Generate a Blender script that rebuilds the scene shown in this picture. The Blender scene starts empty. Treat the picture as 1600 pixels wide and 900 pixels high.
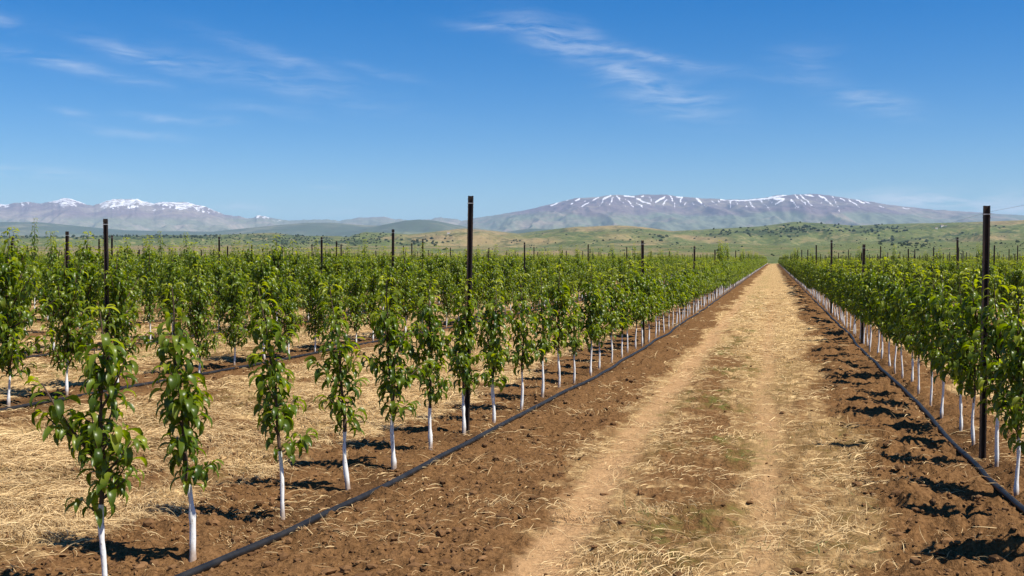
import bpy, math, random
import numpy as np
from mathutils import Vector, Matrix

random.seed(7)
RNG = np.random.default_rng(7)
R = math.radians
scene = bpy.context.scene
COL = scene.collection

# ------------------------------------------------------------------ camera
F = 1700.0            # focal length in px of a 1600 px wide frame
H = 1.7               # eye height
HOR = 405.0           # horizon line (px)
VPX = 1209.0          # vanishing point of the rows (px)
TH = math.atan((VPX - 800) / F)
PITCH = math.atan((450 - HOR) / F)
UC = H * math.cos(TH)             # one lateral unit "u" in metres
CT, ST = math.cos(TH), math.sin(TH)
FWD = np.array([-ST, CT]); RGT = np.array([CT, ST])

cam_d = bpy.data.cameras.new('camera'); cam = bpy.data.objects.new('camera', cam_d)
COL.objects.link(cam)
cam.location = (0, 0, H); cam.rotation_euler = (R(90) - PITCH, 0, TH)
cam_d.sensor_width = 36; cam_d.lens = 36 * F / 1600
cam_d.clip_start = 0.05; cam_d.clip_end = 60000
scene.camera = cam

def unproj(x, y):
    """ground point (z=0) seen at a photo pixel"""
    d = F * H / (y - HOR)
    lat = (x - 800) / F * d
    p = FWD * d + RGT * lat
    return float(p[0]), float(p[1])

def proj(X, Y, Z):
    d = X * FWD[0] + Y * FWD[1]
    l = X * RGT[0] + Y * RGT[1]
    return 800 + F * l / d, HOR - F * (Z - H) / d, d

# ------------------------------------------------------------------ helpers
def tag(o, label=None, cat=None, group=None, kind=None):
    if label: o['label'] = label
    if cat: o['category'] = cat
    if group: o['group'] = group
    if kind: o['kind'] = kind
    return o

def mesh_np(name, verts, faces, mats, midx=None, smooth=True):
    """faces: array (n,4) or (n,3)"""
    me = bpy.data.meshes.new(name)
    verts = np.asarray(verts, np.float32); faces = np.asarray(faces, np.int32)
    n, k = faces.shape
    me.vertices.add(len(verts)); me.vertices.foreach_set('co', verts.ravel())
    me.loops.add(n * k); me.loops.foreach_set('vertex_index', faces.ravel())
    me.polygons.add(n)
    me.polygons.foreach_set('loop_start', np.arange(0, n * k, k, dtype=np.int32))
    for m in mats: me.materials.append(m)
    if midx is not None: me.polygons.foreach_set('material_index', np.asarray(midx, np.int32))
    me.polygons.foreach_set('use_smooth', np.full(n, bool(smooth)))
    me.update(calc_edges=True)
    return me

def fattr(me, name, vals):
    a = me.attributes.new(name, 'FLOAT', 'POINT')
    a.data.foreach_set('value', np.asarray(vals, np.float32).ravel())

def link(name, me, parent=None):
    o = bpy.data.objects.new(name, me); COL.objects.link(o)
    if parent is not None: o.parent = parent
    return o

def _hash(ix, iy, seed):
    h = (ix.astype(np.int64) * 374761393 + iy.astype(np.int64) * 668265263 + seed * 1442695041) & 0xFFFFFFFF
    h = ((h ^ (h >> 13)) * 1274126177) & 0xFFFFFFFF
    h = (h ^ (h >> 16)) & 0xFFFFFFFF
    return h.astype(np.float64) / 4294967295.0

def vnoise(x, y, seed=0):
    x = np.asarray(x, float); y = np.asarray(y, float)
    ix = np.floor(x); iy = np.floor(y); fx = x - ix; fy = y - iy
    fx = fx * fx * (3 - 2 * fx); fy = fy * fy * (3 - 2 * fy)
    a = _hash(ix, iy, seed); b = _hash(ix + 1, iy, seed); c = _hash(ix, iy + 1, seed); d = _hash(ix + 1, iy + 1, seed)
    return (a * (1 - fx) + b * fx) * (1 - fy) + (c * (1 - fx) + d * fx) * fy

def fbm(x, y, seed=0, octv=4, lac=2.03, gain=0.5):
    s = 0; a = 1; t = 0
    c, n = math.cos(0.6), math.sin(0.6)
    for o in range(octv):
        s = s + a * vnoise(x, y, seed + o * 17); t += a; a *= gain
        x, y = (x * c - y * n) * lac, (x * n + y * c) * lac
    return s / t

def sm(a, b, x):
    t = np.clip((x - a) / (b - a), 0, 1); return t * t * (3 - 2 * t)

# ------------------------------------------------------------------ materials
class NT:
    def __init__(self, name):
        self.m = bpy.data.materials.new(name); self.m.use_nodes = True
        self.t = self.m.node_tree; self.n = self.t.nodes; self.n.clear()
        self.out = self.n.new('ShaderNodeOutputMaterial')
    def new(self, typ, **kw):
        nd = self.n.new(typ)
        for k, v in kw.items(): setattr(nd, k, v)
        return nd
    def lk(self, a, b): self.t.links.new(a, b)
    def attr(self, name): return self.new('ShaderNodeAttribute', attribute_name=name).outputs['Fac']
    def math(self, op, a, b=None, c=None, clamp=False):
        nd = self.new('ShaderNodeMath', operation=op, use_clamp=clamp)
        for i, v in enumerate((a, b, c)):
            if v is None: continue
            if isinstance(v, (int, float)): nd.inputs[i].default_value = v
            else: self.lk(v, nd.inputs[i])
        return nd.outputs[0]
    def ramp(self, v, lo, hi, a=0.0, b=1.0):
        nd = self.new('ShaderNodeMapRange', interpolation_type='SMOOTHSTEP')
        self.lk(v, nd.inputs['Value'])
        nd.inputs['From Min'].default_value = lo; nd.inputs['From Max'].default_value = hi
        nd.inputs['To Min'].default_value = a; nd.inputs['To Max'].default_value = b
        return nd.outputs['Result']
    def mix(self, f, a, b):
        nd = self.new('ShaderNodeMix', data_type='RGBA')
        if isinstance(f, (int, float)): nd.inputs[0].default_value = f
        else: self.lk(f, nd.inputs[0])
        for s, v in ((6, a), (7, b)):
            if isinstance(v, tuple): nd.inputs[s].default_value = (*v, 1)
            else: self.lk(v, nd.inputs[s])
        return nd.outputs[2]
    def coords(self, scale=(1, 1, 1), rot=(0, 0, 0)):
        tc = self.new('ShaderNodeTexCoord'); mp = self.new('ShaderNodeMapping')
        mp.inputs['Scale'].default_value = scale; mp.inputs['Rotation'].default_value = rot
        self.lk(tc.outputs['Object'], mp.inputs['Vector']); return mp.outputs[0]
    def noise(self, vec, scale, detail=4, rough=0.55, dist=0.0):
        nd = self.new('ShaderNodeTexNoise')
        self.lk(vec, nd.inputs['Vector']); nd.inputs['Scale'].default_value = scale
        nd.inputs['Detail'].default_value = detail; nd.inputs['Roughness'].default_value = rough
        nd.inputs['Distortion'].default_value = dist
        return nd.outputs['Fac']
    def bsdf(self, color, rough=0.8, spec=0.5, normal=None, metallic=0.0):
        p = self.new('ShaderNodeBsdfPrincipled')
        if isinstance(color, tuple): p.inputs['Base Color'].default_value = (*color, 1)
        else: self.lk(color, p.inputs['Base Color'])
        if isinstance(rough, (int, float)): p.inputs['Roughness'].default_value = rough
        else: self.lk(rough, p.inputs['Roughness'])
        p.inputs['Specular IOR Level'].default_value = spec
        p.inputs['Metallic'].default_value = metallic
        if normal is not None: self.lk(normal, p.inputs['Normal'])
        return p.outputs[0]
    def bump(self, h, strength=0.5, dist=0.02):
        nd = self.new('ShaderNodeBump'); self.lk(h, nd.inputs['Height'])
        nd.inputs['Strength'].default_value = strength; nd.inputs['Distance'].default_value = dist
        return nd.outputs[0]
    def done(self, s): self.lk(s, self.out.inputs['Surface']); return self.m

def mat_ground():
    t = NT('field_soil_and_straw')
    v = t.coords()
    soil, track, green, wet = t.attr('soil'), t.attr('track'), t.attr('green'), t.attr('wet')
    n1 = t.noise(v, 5.0, 5, 0.62)
    n2 = t.noise(v, 38.0, 4, 0.65)
    vs = t.coords((6, 25, 6), (0, 0, 0.15)); fib = t.noise(vs, 1.0, 5, 0.7, 1.2)
    vs2 = t.coords((27, 7, 7), (0, 0, 0.6)); fib2 = t.noise(vs2, 1.0, 5, 0.7, 1.2)
    f = t.math('MAXIMUM', fib, fib2)
    straw = t.mix(t.ramp(f, 0.44, 0.66), (0.19, 0.110, 0.049), (0.66, 0.455, 0.215))
    straw = t.mix(t.ramp(n1, 0.35, 0.7, 0.0, 0.45), straw, (0.36, 0.22, 0.10))
    dirt = t.mix(t.ramp(n2, 0.3, 0.7), (0.088, 0.044, 0.018), (0.205, 0.109, 0.046))
    dirt = t.mix(t.ramp(n1, 0.45, 0.75, 0, 0.55), dirt, (0.21, 0.112, 0.050))
    dirt = t.mix(t.math('MULTIPLY', wet, 0.6), dirt, (0.045, 0.024, 0.013))
    tr = t.mix(t.ramp(n2, 0.3, 0.72), (0.33, 0.195, 0.094), (0.45, 0.275, 0.137))
    tr = t.mix(t.ramp(n1, 0.5, 0.8, 0, 0.6), tr, (0.27, 0.155, 0.072))
    edge = t.math('ADD', soil, t.math('MULTIPLY', t.math('SUBTRACT', t.math('ADD', t.math('MULTIPLY', n1, 0.55), t.math('MULTIPLY', f, 0.45)), 0.53), 2.4))
    c = t.mix(t.ramp(edge, 0.22, 0.72), straw, dirt)
    te = t.math('ADD', track, t.math('MULTIPLY', t.math('SUBTRACT', n1, 0.5), 0.9))
    c = t.mix(t.ramp(te, 0.3, 0.75), c, tr)
    ge = t.math('MULTIPLY', green, t.ramp(n1, 0.4, 0.68))
    c = t.mix(t.math('MULTIPLY', ge, t.ramp(f, 0.35, 0.6), clamp=True), c, (0.10, 0.125, 0.028))
    hh = t.math('ADD', t.math('MULTIPLY', n2, 0.6), t.math('MULTIPLY', f, 0.6))
    return t.done(t.bsdf(c, 0.95, 0.0, t.bump(hh, 0.9, 0.03)))

def mat_leaf(name, dark, light, young):
    t = NT(name)
    tint = t.attr('tint'); yg = t.attr('young')
    c = t.mix(tint, dark, light)
    c = t.mix(yg, c, young)
    p = t.new('ShaderNodeBsdfPrincipled'); t.lk(c, p.inputs['Base Color'])
    p.inputs['Roughness'].default_value = 0.34
    p.inputs['Specular IOR Level'].default_value = 0.42
    hv = t.new('ShaderNodeHueSaturation'); hv.inputs['Saturation'].default_value = 1.15; hv.inputs['Value'].default_value = 2.3
    hv.inputs['Hue'].default_value = 0.485
    t.lk(c, hv.inputs['Color'])
    tr = t.new('ShaderNodeBsdfTranslucent'); t.lk(hv.outputs[0], tr.inputs['Color'])
    mx = t.new('ShaderNodeMixShader'); mx.inputs[0].default_value = 0.47
    t.lk(p.outputs[0], mx.inputs[1]); t.lk(tr.outputs[0], mx.inputs[2])
    return t.done(mx.outputs[0])

def mat_bark():
    t = NT('young_bark'); v = t.coords((1, 1, 0.4)); n = t.noise(v, 60, 4)
    return t.done(t.bsdf(t.mix(n, (0.035, 0.022, 0.016), (0.12, 0.075, 0.05)), 0.8, 0.3, t.bump(n, 0.6, 0.005)))

def mat_whitewash():
    t = NT('whitewash'); v = t.coords((1, 1, 0.5)); n = t.noise(v, 45, 5, 0.6)
    big = t.noise(v, 14, 3)
    c = t.mix(t.ramp(n, 0.57, 0.68), (0.74, 0.725, 0.70), (0.30, 0.24, 0.19))
    c = t.mix(t.ramp(big, 0.5, 0.8, 0, 0.45), c, (0.62, 0.58, 0.53))
    tc = t.new('ShaderNodeTexCoord'); sp = t.new('ShaderNodeSeparateXYZ'); t.lk(tc.outputs['Object'], sp.inputs[0])
    foot = t.math('ADD', sp.outputs['Z'], t.math('MULTIPLY', t.math('SUBTRACT', big, 0.5), 0.22))
    c = t.mix(t.ramp(foot, 0.02, 0.11, 0.75, 0.0), c, (0.24, 0.13, 0.06))     # mud splashed on the foot
    return t.done(t.bsdf(c, 0.85, 0.2, t.bump(n, 0.5, 0.006)))

def mat_steel():
    t = NT('weathered_steel'); v = t.coords((1, 1, 0.15)); n = t.noise(v, 30, 5)
    return t.done(t.bsdf(t.mix(t.ramp(n, 0.35, 0.75), (0.016, 0.012, 0.010), (0.085, 0.046, 0.028)), 0.6, 0.35, t.bump(n, 0.3, 0.004)))

def mat_simple(name, c0, c1, scale, rough=0.6, spec=0.4, stretch=(1, 1, 1)):
    t = NT(name); v = t.coords(stretch); n = t.noise(v, scale, 4)
    return t.done(t.bsdf(t.mix(t.ramp(n, 0.3, 0.7), c0, c1), rough, spec))

def mat_tinted(name, c0, c1, rough=0.8, spec=0.25, trans=0.0):
    t = NT(name); a = t.attr('tint'); c = t.mix(a, c0, c1)
    s = t.bsdf(c, rough, spec)
    if trans:
        tr = t.new('ShaderNodeBsdfTranslucent'); t.lk(c, tr.inputs['Color'])
        mx = t.new('ShaderNodeMixShader'); mx.inputs[0].default_value = trans
        t.lk(s, mx.inputs[1]); t.lk(tr.outputs[0], mx.inputs[2]); s = mx.outputs[0]
    return t.done(s)

M_LEAF = mat_leaf('fruit_leaf', (0.032, 0.068, 0.007), (0.130, 0.190, 0.014), (0.25, 0.29, 0.030))
M_BARK = mat_bark(); M_WHITE = mat_whitewash(); M_STEEL = mat_steel()
M_GALV = mat_simple('galvanised_wire', (0.25, 0.25, 0.26), (0.5, 0.5, 0.5), 40, 0.45, 0.5)
M_PIPE = mat_simple('black_pipe_plastic', (0.007, 0.0075, 0.009), (0.022, 0.020, 0.019), 9, 0.5, 0.35)
M_STRAW = mat_tinted('dry_straw', (0.30, 0.18, 0.078), (0.82, 0.61, 0.32), 0.8, 0.12, 0.2)
M_GRASS = mat_tinted('green_weed_blade', (0.055, 0.085, 0.018), (0.16, 0.18, 0.05), 0.7, 0.3, 0.25)
M_CLOD = mat_tinted('dry_earth_clod', (0.085, 0.042, 0.018), (0.22, 0.118, 0.052), 0.95, 0.1)
M_SHRUB = mat_tinted('hill_shrub_leaf', (0.030, 0.048, 0.016), (0.085, 0.105, 0.04), 0.85, 0.15)

# ------------------------------------------------------------------ layout of rows (u = lateral units)
def u_row(k, Y):
    """pipe line of row k at distance Y; k<0 left of the track, k>0 right of it"""
    y = np.maximum(np.asarray(Y, float) / H, 1.0)
    if k == -1: return -1.37 - 0.44 * np.exp(-(y - 3) / 5)
    if k == -2: return -4.58 - 0.80 * np.exp(-(y - 3) / 6)
    if k == -3: return -7.20 - 0.70 * np.exp(-(y - 3) / 8)
    if k < -3: return -7.20 - 2.2 * (-k - 3) - 0.4 * np.exp(-(y - 3) / 10)
    return 0.985 + 2.2 * (k - 1) + 0.0 * y
def u_tree(k, Y):
    y = np.maximum(np.asarray(Y, float) / H, 1.0)
    if k == -1: return u_row(k, Y) - 0.06 - 0.06 * np.exp(-(y - 3) / 6)
    if k < 0: return u_row(k, Y) - 0.08
    return u_row(k, Y) + 0.065
KMIN, KMAX = -88, 27
FIELD_END = 375.0

def near_row(X, Y):
    """signed lateral distance (u) to the nearest tree row"""
    u = np.asarray(X) / UC
    best = np.full(u.shape, 99.0)
    for k in list(range(-12, 0)) + list(range(1, 6)):
        d = u - u_tree(k, Y)
        best = np.where(np.abs(d) < np.abs(best), d, best)
    far = u < u_tree(-12, Y) - 1.3
    d = (u - u_tree(-3, Y)) / 2.2; d = (d - np.round(d)) * 2.2
    best = np.where(far, d, best)
    d = (u - u_tree(1, Y)) / 2.2; d = (d - np.round(d)) * 2.2
    best = np.where(u > u_tree(5, Y) + 1.3, d, best)
    return best

def masks(X, Y):
    X = np.asarray(X, float); Y = np.asarray(Y, float)
    u = X / UC
    wob = (fbm(X * 0.9, Y * 0.35, 3, 4) - 0.5)
    uw = u + wob * 0.75 + (fbm(X * 3.5, Y * 6.0, 5, 3) - 0.5) * 0.35
    d = near_row(X, Y)
    wide = 0.16 * ((u > u_tree(-1, Y) - 1.2) & (u < u_tree(-1, Y) + 0.2))
    soil = 1 - sm(0.30, 0.50, np.abs(d) - wide + wob * 0.45)
    L = u_tree(-1, Y); Rr = u_tree(1, Y)
    lane = (u > L) & (u < Rr)
    redge = 0.40 + 0.24 * sm(8, 50, Y)
    sl = 1 - sm(-1.08, -0.80, uw)
    sr = sm(redge - 0.24, redge + 0.16, uw)
    mid = 0.8 * np.exp(-((uw + 0.42) / 0.20) ** 2) * (1 - sm(12, 45, Y))
    lsoil = np.maximum(np.maximum(sl, sr), mid)
    lsoil = np.maximum(lsoil, 0.50 * (1 - sm(10, 38, Y)))
    soil = np.where(lane, lsoil, soil)
    pt = 0.62 * sm(0.50, 0.64, fbm(X * 0.95, Y * 1.5, 19, 4))
    soil = np.where(~lane, np.maximum(soil, pt), soil)
    uu = u + wob * 0.12
    track = 0.82 * np.exp(-((uu + 0.775) / 0.13) ** 2) + 0.60 * np.exp(-((uu + 0.05) / 0.13) ** 2)
    track = np.where(lane, track, 0) * (1 - 0.45 * sm(20, 70, Y))
    g = 0.9 * np.exp(-((uw + 0.40) / 0.22) ** 2) * (0.5 + 0.5 * sm(4, 9, Y)) + 0.35 * np.exp(-((uw - 0.2) / 0.2) ** 2)
    g = np.where(lane, g, 0.45 * sm(0.45, 0.8, np.abs(d)) * (u < -2.5) * 0.8 + 0.85 * sm(0.4, 0.8, np.abs(d)) * (u < u_tree(-3, Y) + 1.4)) + 0.5 * (u < u_tree(-3, Y) + 1.2)
    g = g * sm(0.42, 0.60, fbm(X * 1.3, Y * 0.6, 11, 3))
    # damp patches beside the pipe
    dp = np.abs(np.where(lane, np.minimum(np.abs(u - u_row(-1, Y)), np.abs(u - u_row(1, Y))), 9))
    dn = np.abs(d)
    wet = (1 - sm(0.05, 0.3, dn)) * sm(0.55, 0.72, fbm(X * 1.1, Y * 1.1, 23, 2)) * 0.8
    return soil, track, np.clip(g, 0, 1), wet

def gz(X, Y, fine=True):
    """ground relief"""
    X = np.asarray(X, float); Y = np.asarray(Y, float)
    soil, track, g, w = masks(X, Y)
    u = X / UC
    r = np.hypot(X, Y)
    plough = fbm(X * 2.2, Y * 5.2, 31, 4)
    clod = np.abs(fbm(X * 8.5, Y * 10.5, 37, 3) - 0.5) * 2
    fine_ = fbm(X * 24, Y * 27, 41, 2) - 0.5
    z = (fbm(X * 0.45, Y * 0.45, 43, 3) - 0.5) * 0.05
    rough = np.clip(soil, 0, 1) * (1 - track * 0.9)
    rgt = sm(0.3, 0.55, u) * (u < u_tree(1, Y) + 0.4)
    z = z + rough * ((plough - 0.5) * (0.12 + 0.11 * rgt) + (0.3 - clod) * (0.045 + 0.02 * rgt) + fine_ * 0.03)
    rdg = (1 - np.abs(2 * fbm(X * 1.4, Y * 6.5, 57, 4) - 1)) ** 4
    z = z + rough * (0.03 + 0.042 * rgt) * (rdg - 0.25)
    z = z + (1 - rough) * (1 - track) * ((plough - 0.5) * 0.15 + (0.3 - clod) * 0.025 + fine_ * 0.03)
    z = z - track * 0.025 + track * fine_ * 0.008
    pk = np.minimum(np.abs(u - u_row(-1, Y)), np.minimum(np.abs(u - u_row(1, Y)), np.abs(u - u_row(-2, Y))))
    damp = 0.25 + 0.75 * sm(0.02, 0.07, pk)
    z = z * damp
    z = z * (1 - sm(60, 160, r))
    return z

# ------------------------------------------------------------------ ground sheet
def build_ground():
    a_in = np.arange(-17.5, 41.6, 0.105)               # degrees to the left of +Y
    a_out = np.arange(44.5, 340.0, 3.0)
    ang = np.radians(np.concatenate([a_in, a_out]))
    rad = [0.3, 0.8, 1.4]
    r = 2.0
    while r < 130: rad.append(r); r *= 1.0052
    while r < 420: rad.append(r); r *= 1.02
    while r < 16000: rad.append(r); r *= 1.25
    rad.append(16500)
    rad = np.array(rad)
    A, RR = np.meshgrid(ang, rad)
    X = -np.sin(A) * RR; Y = np.cos(A) * RR
    soil, track, g, w = masks(X, Y)
    Z = gz(X, Y)
    far = sm(FIELD_END, FIELD_END + 25, RR)
    soil = soil * (1 - far) + 0.35 * far; track = track * (1 - far); g = g * (1 - far) + far * 0.8
    nr, na = A.shape
    verts = np.stack([X, Y, Z], -1).reshape(-1, 3)
    i = np.arange(nr - 1)[:, None]; j = np.arange(na)[None, :]; jn = (j + 1) % na
    faces = np.stack([i * na + j, (i + 1) * na + j, (i + 1) * na + jn, i * na + jn], -1).reshape(-1, 4)[:, ::-1]
    c0 = len(verts); verts = np.vstack([verts, [[0, 0, 0]]])
    me = mesh_np('ground', verts, faces, [mat_ground()])
    ex = lambda a: np.append(a.ravel(), 0)
    fattr(me, 'soil', ex(soil)); fattr(me, 'track', ex(track)); fattr(me, 'green', ex(g)); fattr(me, 'wet', ex(w))
    o = link('ground', me); tag(o, kind='structure')
build_ground()

# ------------------------------------------------------------------ ribbons (straw, weeds)
def ribbons(name, P, yaw, length, width, arch, curl, tint, mat, rise=None, seg=4):
    """flat curved ribbons; P base points (n,3)"""
    n = len(P)
    t = np.linspace(0, 1, seg + 1)[None, :]
    ang = yaw[:, None] + curl[:, None] * (t - 0.5)
    ds = (length / seg)[:, None]
    dx = np.cos(ang) * ds; dy = np.sin(ang) * ds
    x = np.cumsum(dx, 1) - dx; y = np.cumsum(dy, 1) - dy
    if rise is None:
        z = arch[:, None] * (4 * t * (1 - t)) + 0.004
    else:
        k = np.cos(rise)[:, None]; x = x * k; y = y * k
        z = np.sin(rise)[:, None] * length[:, None] * (t - arch[:, None] * t * t)
    C = np.stack([P[:, 0, None] + x, P[:, 1, None] + y, P[:, 2, None] + z], -1)
    taper = (1 - 0.75 * np.abs(2 * t - 0.7).clip(0, 1) ** 2)
    tilt = RNG.uniform(-0.9, 0.9, n)[:, None]
    sx = -np.sin(ang) * np.cos(tilt); sy = np.cos(ang) * np.cos(tilt); sz = np.sin(tilt) * np.ones_like(ang)
    S = np.stack([sx, sy, sz], -1) * (width[:, None] * taper * 0.5)[..., None]
    V = np.stack([C - S, C + S], 2).reshape(-1, 3)
    m = seg + 1
    b = (np.arange(n) * m * 2)[:, None] + (np.arange(seg) * 2)[None, :]
    faces = np.stack([b, b + 1, b + 3, b + 2], -1).reshape(-1, 4)
    me = mesh_np(name, V, faces, [mat])
    fattr(me, 'tint', np.repeat(tint, m * 2))
    return link(name, me)

def scatter_polar(n, r0, r1, a0, a1, power=0.0):
    """points with density ~ 1/r^(1+power) in the visible wedge"""
    a = np.radians(RNG.uniform(a0, a1, n))
    q = RNG.random(n)
    r = r0 * (r1 / r0) ** q if power == 0 else (r0 ** -power + q * (r1 ** -power - r0 ** -power)) ** (-1 / power)
    return -np.sin(a) * r, np.cos(a) * r, r

def build_straw():
    x, y, r = scatter_polar(1300000, 2.6, 60, -15, 40.5)
    soil, track, g, w = masks(x, y)
    patch = fbm(x * 1.1, y * 1.5, 77, 4)
    p = (1 - soil) * (1 - 0.85 * np.clip(track, 0, 1)) * (0.12 + 1.0 * sm(0.40, 0.62, patch)) + 0.11 * sm(0.52, 0.68, patch) * soil + 0.008
    u = x / UC
    lane = (u > u_tree(-1, y)) & (u < u_tree(1, y))
    p = p * np.where(lane, 0.40, 1.15)
    p *= 0.75 * (1 - 0.6 * sm(25, 60, r))
    k = RNG.random(len(x)) < p
    x, y, r = x[k], y[k], r[k]; n = len(x)
    z = gz(x, y)
    flow = (fbm(x * 1.5, y * 1.5, 101, 3) - 0.5) * 4.0 + 0.1
    yaw = np.where(RNG.random(n) < 0.82, flow + RNG.normal(0, 0.4, n), RNG.uniform(0, 6.28, n))
    L = np.where(RNG.random(n) < 0.4, RNG.uniform(0.03, 0.10, n), RNG.gamma(3.0, 0.055, n).clip(0.04, 0.48)) * (1 + 0.5 * sm(10, 40, r))
    L = L * (1 - 0.45 * masks(x, y)[0])
    W = np.maximum(RNG.uniform(0.0018, 0.0058, n), r * 0.00050)
    o = ribbons('straw', np.stack([x, y, z], -1), yaw, L, W, np.abs(RNG.normal(0, 0.10, n)) * L + 0.004, RNG.normal(0, 0.9, n), np.clip(RNG.normal(0.52, 0.30, n), 0, 1), M_STRAW)
    tag(o, kind='stuff')
    print('straw', n)
    # standing dry tussocks
    px = [(1180, 790), (800, 745), (770, 800), (985, 800), (915, 650), (640, 855), (1300, 850), (1340, 830), (950, 610), (800, 730), (1240, 870),
          (60, 690), (120, 760), (210, 700), (30, 800), (90, 840), (230, 790), (350, 640), (420, 640), (1270, 800), (700, 730), (1215, 840)]
    pts = []
    for (a, b) in px:
        X0, Y0 = unproj(a, b)
        m = random.randint(25, 60)
        q = RNG.normal(0, 0.10, (m, 2)); pts.append(np.stack([X0 + q[:, 0] * 1.6, Y0 + q[:, 1]], -1))
    x, y, r = scatter_polar(900, 3, 40, -14, 40)
    soil, track, g, w = masks(x, y)
    kk = RNG.random(900) < (1 - track) * (1 - 0.7 * soil)
    for X0, Y0 in zip(x[kk], y[kk]):
        q = RNG.normal(0, 0.07, (14, 2)); pts.append(np.stack([X0 + q[:, 0] * 1.5, Y0 + q[:, 1]], -1))
    pts = np.vstack(pts); n = len(pts)
    z = gz(pts[:, 0], pts[:, 1])
    rr = np.hypot(pts[:, 0], pts[:, 1])
    o = ribbons('dry_grass', np.column_stack([pts, z]), RNG.uniform(0, 6.28, n), RNG.uniform(0.06, 0.22, n), np.maximum(RNG.uniform(0.0018, 0.004, n), rr * 0.00042),
                RNG.uniform(0.2, 0.7, n), RNG.normal(0, 0.8, n), np.clip(RNG.normal(0.62, 0.25, n), 0, 1), M_STRAW, rise=RNG.uniform(0.15, 0.8, n))
    tag(o, kind='stuff')
build_straw()

def build_weeds():
    x, y, r = scatter_polar(260000, 3.0, 60, -15, 40.5, 0.0)
    soil, track, g, w = masks(x, y)
    u = x / UC
    cl = sm(0.56, 0.70, fbm(x * 2.3, y * 2.3, 91, 3))
    k = RNG.random(len(x)) < g * cl * (1 - 0.8 * np.clip(track, 0, 1)) * np.where(u < -2.2, 0.5, 0.42)
    x, y, r = x[k], y[k], r[k]; n = len(x)
    o = ribbons('weeds', np.stack([x, y, gz(x, y)], -1), RNG.uniform(0, 6.28, n), RNG.uniform(0.03, 0.11, n) * np.where(x / UC < -5, 1.8, 1), np.maximum(RNG.uniform(0.003, 0.006, n), r * 0.0005),
                RNG.uniform(0.2, 0.6, n), RNG.normal(0, 0.8, n), RNG.random(n), M_GRASS, rise=RNG.uniform(0.25, 1.1, n), seg=3)
    tag(o, kind='stuff'); print('weeds', n)
build_weeds()

def build_clods():
    import bmesh
    bm = bmesh.new(); bmesh.ops.create_icosphere(bm, subdivisions=1, radius=1)
    bv = np.array([v.co[:] for v in bm.verts]); bf = np.array([[v.index for v in f.verts] for f in bm.faces]); bm.free()
    x, y, r = scatter_polar(60000, 2.8, 30, -15, 40.5)
    soil, track, g, w = masks(x, y)
    uu = x / UC
    k = RNG.random(len(x)) < soil * (1 - 0.9 * np.clip(track, 0, 1)) * 0.8 * np.where((uu > -0.95) & (uu < 0.35), 0.12, 1.0)
    x, y, r = x[k], y[k], r[k]; n = len(x)
    s = (RNG.pareto(2.6, n) * 0.006 + 0.005).clip(0.004, 0.030)
    S = s[:, None] * RNG.uniform(0.6, 1.4, (n, 3)) * np.array([1.25, 1, 0.75])
    jit = RNG.uniform(0.72, 1.25, (n, len(bv), 1))
    a = RNG.uniform(0, 6.28, n); c, sn = np.cos(a)[:, None], np.sin(a)[:, None]
    V = bv[None] * jit * S[:, None, :]
    V = np.stack([V[..., 0] * c - V[..., 1] * sn, V[..., 0] * sn + V[..., 1] * c, V[..., 2]], -1)
    V += np.stack([x, y, gz(x, y) + s * 0.25], -1)[:, None, :]
    fcs = (bf[None] + (np.arange(n) * len(bv))[:, None, None]).reshape(-1, 3)
    me = mesh_np('soil_clods', V.reshape(-1, 3), fcs, [M_CLOD], smooth=False)
    fattr(me, 'tint', np.repeat(np.clip(RNG.normal(0.45, 0.25, n), 0, 1), len(bv)))
    tag(link('soil_clods', me), kind='stuff'); print('clods', n)
build_clods()

# ------------------------------------------------------------------ trees
def tube(path, radii, sides=7):
    path = np.asarray(path, float); n = len(path)
    t = np.gradient(path, axis=0); t /= np.linalg.norm(t, axis=1)[:, None] + 1e-9
    ref = np.array([1.0, 0.13, 0.0]); a = np.cross(t, ref); bad = np.linalg.norm(a, axis=1) < 0.2
    a[bad] = np.cross(t[bad], np.array([0, 1.0, 0.2])); a /= np.linalg.norm(a, axis=1)[:, None]
    b = np.cross(t, a)
    ph = np.linspace(0, 2 * math.pi, sides, endpoint=False)
    V = path[:, None, :] + np.asarray(radii)[:, None, None] * (np.cos(ph)[None, :, None] * a[:, None, :] + np.sin(ph)[None, :, None] * b[:, None, :])
    i = np.arange(n - 1)[:, None]; j = np.arange(sides)[None, :]; jn = (j + 1) % sides
    Fc = np.stack([i * sides + j, i * sides + jn, (i + 1) * sides + jn, (i + 1) * sides + j], -1).reshape(-1, 4)
    ring = np.repeat(np.arange(n - 1), sides)
    return V.reshape(-1, 3), Fc, ring

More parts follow.
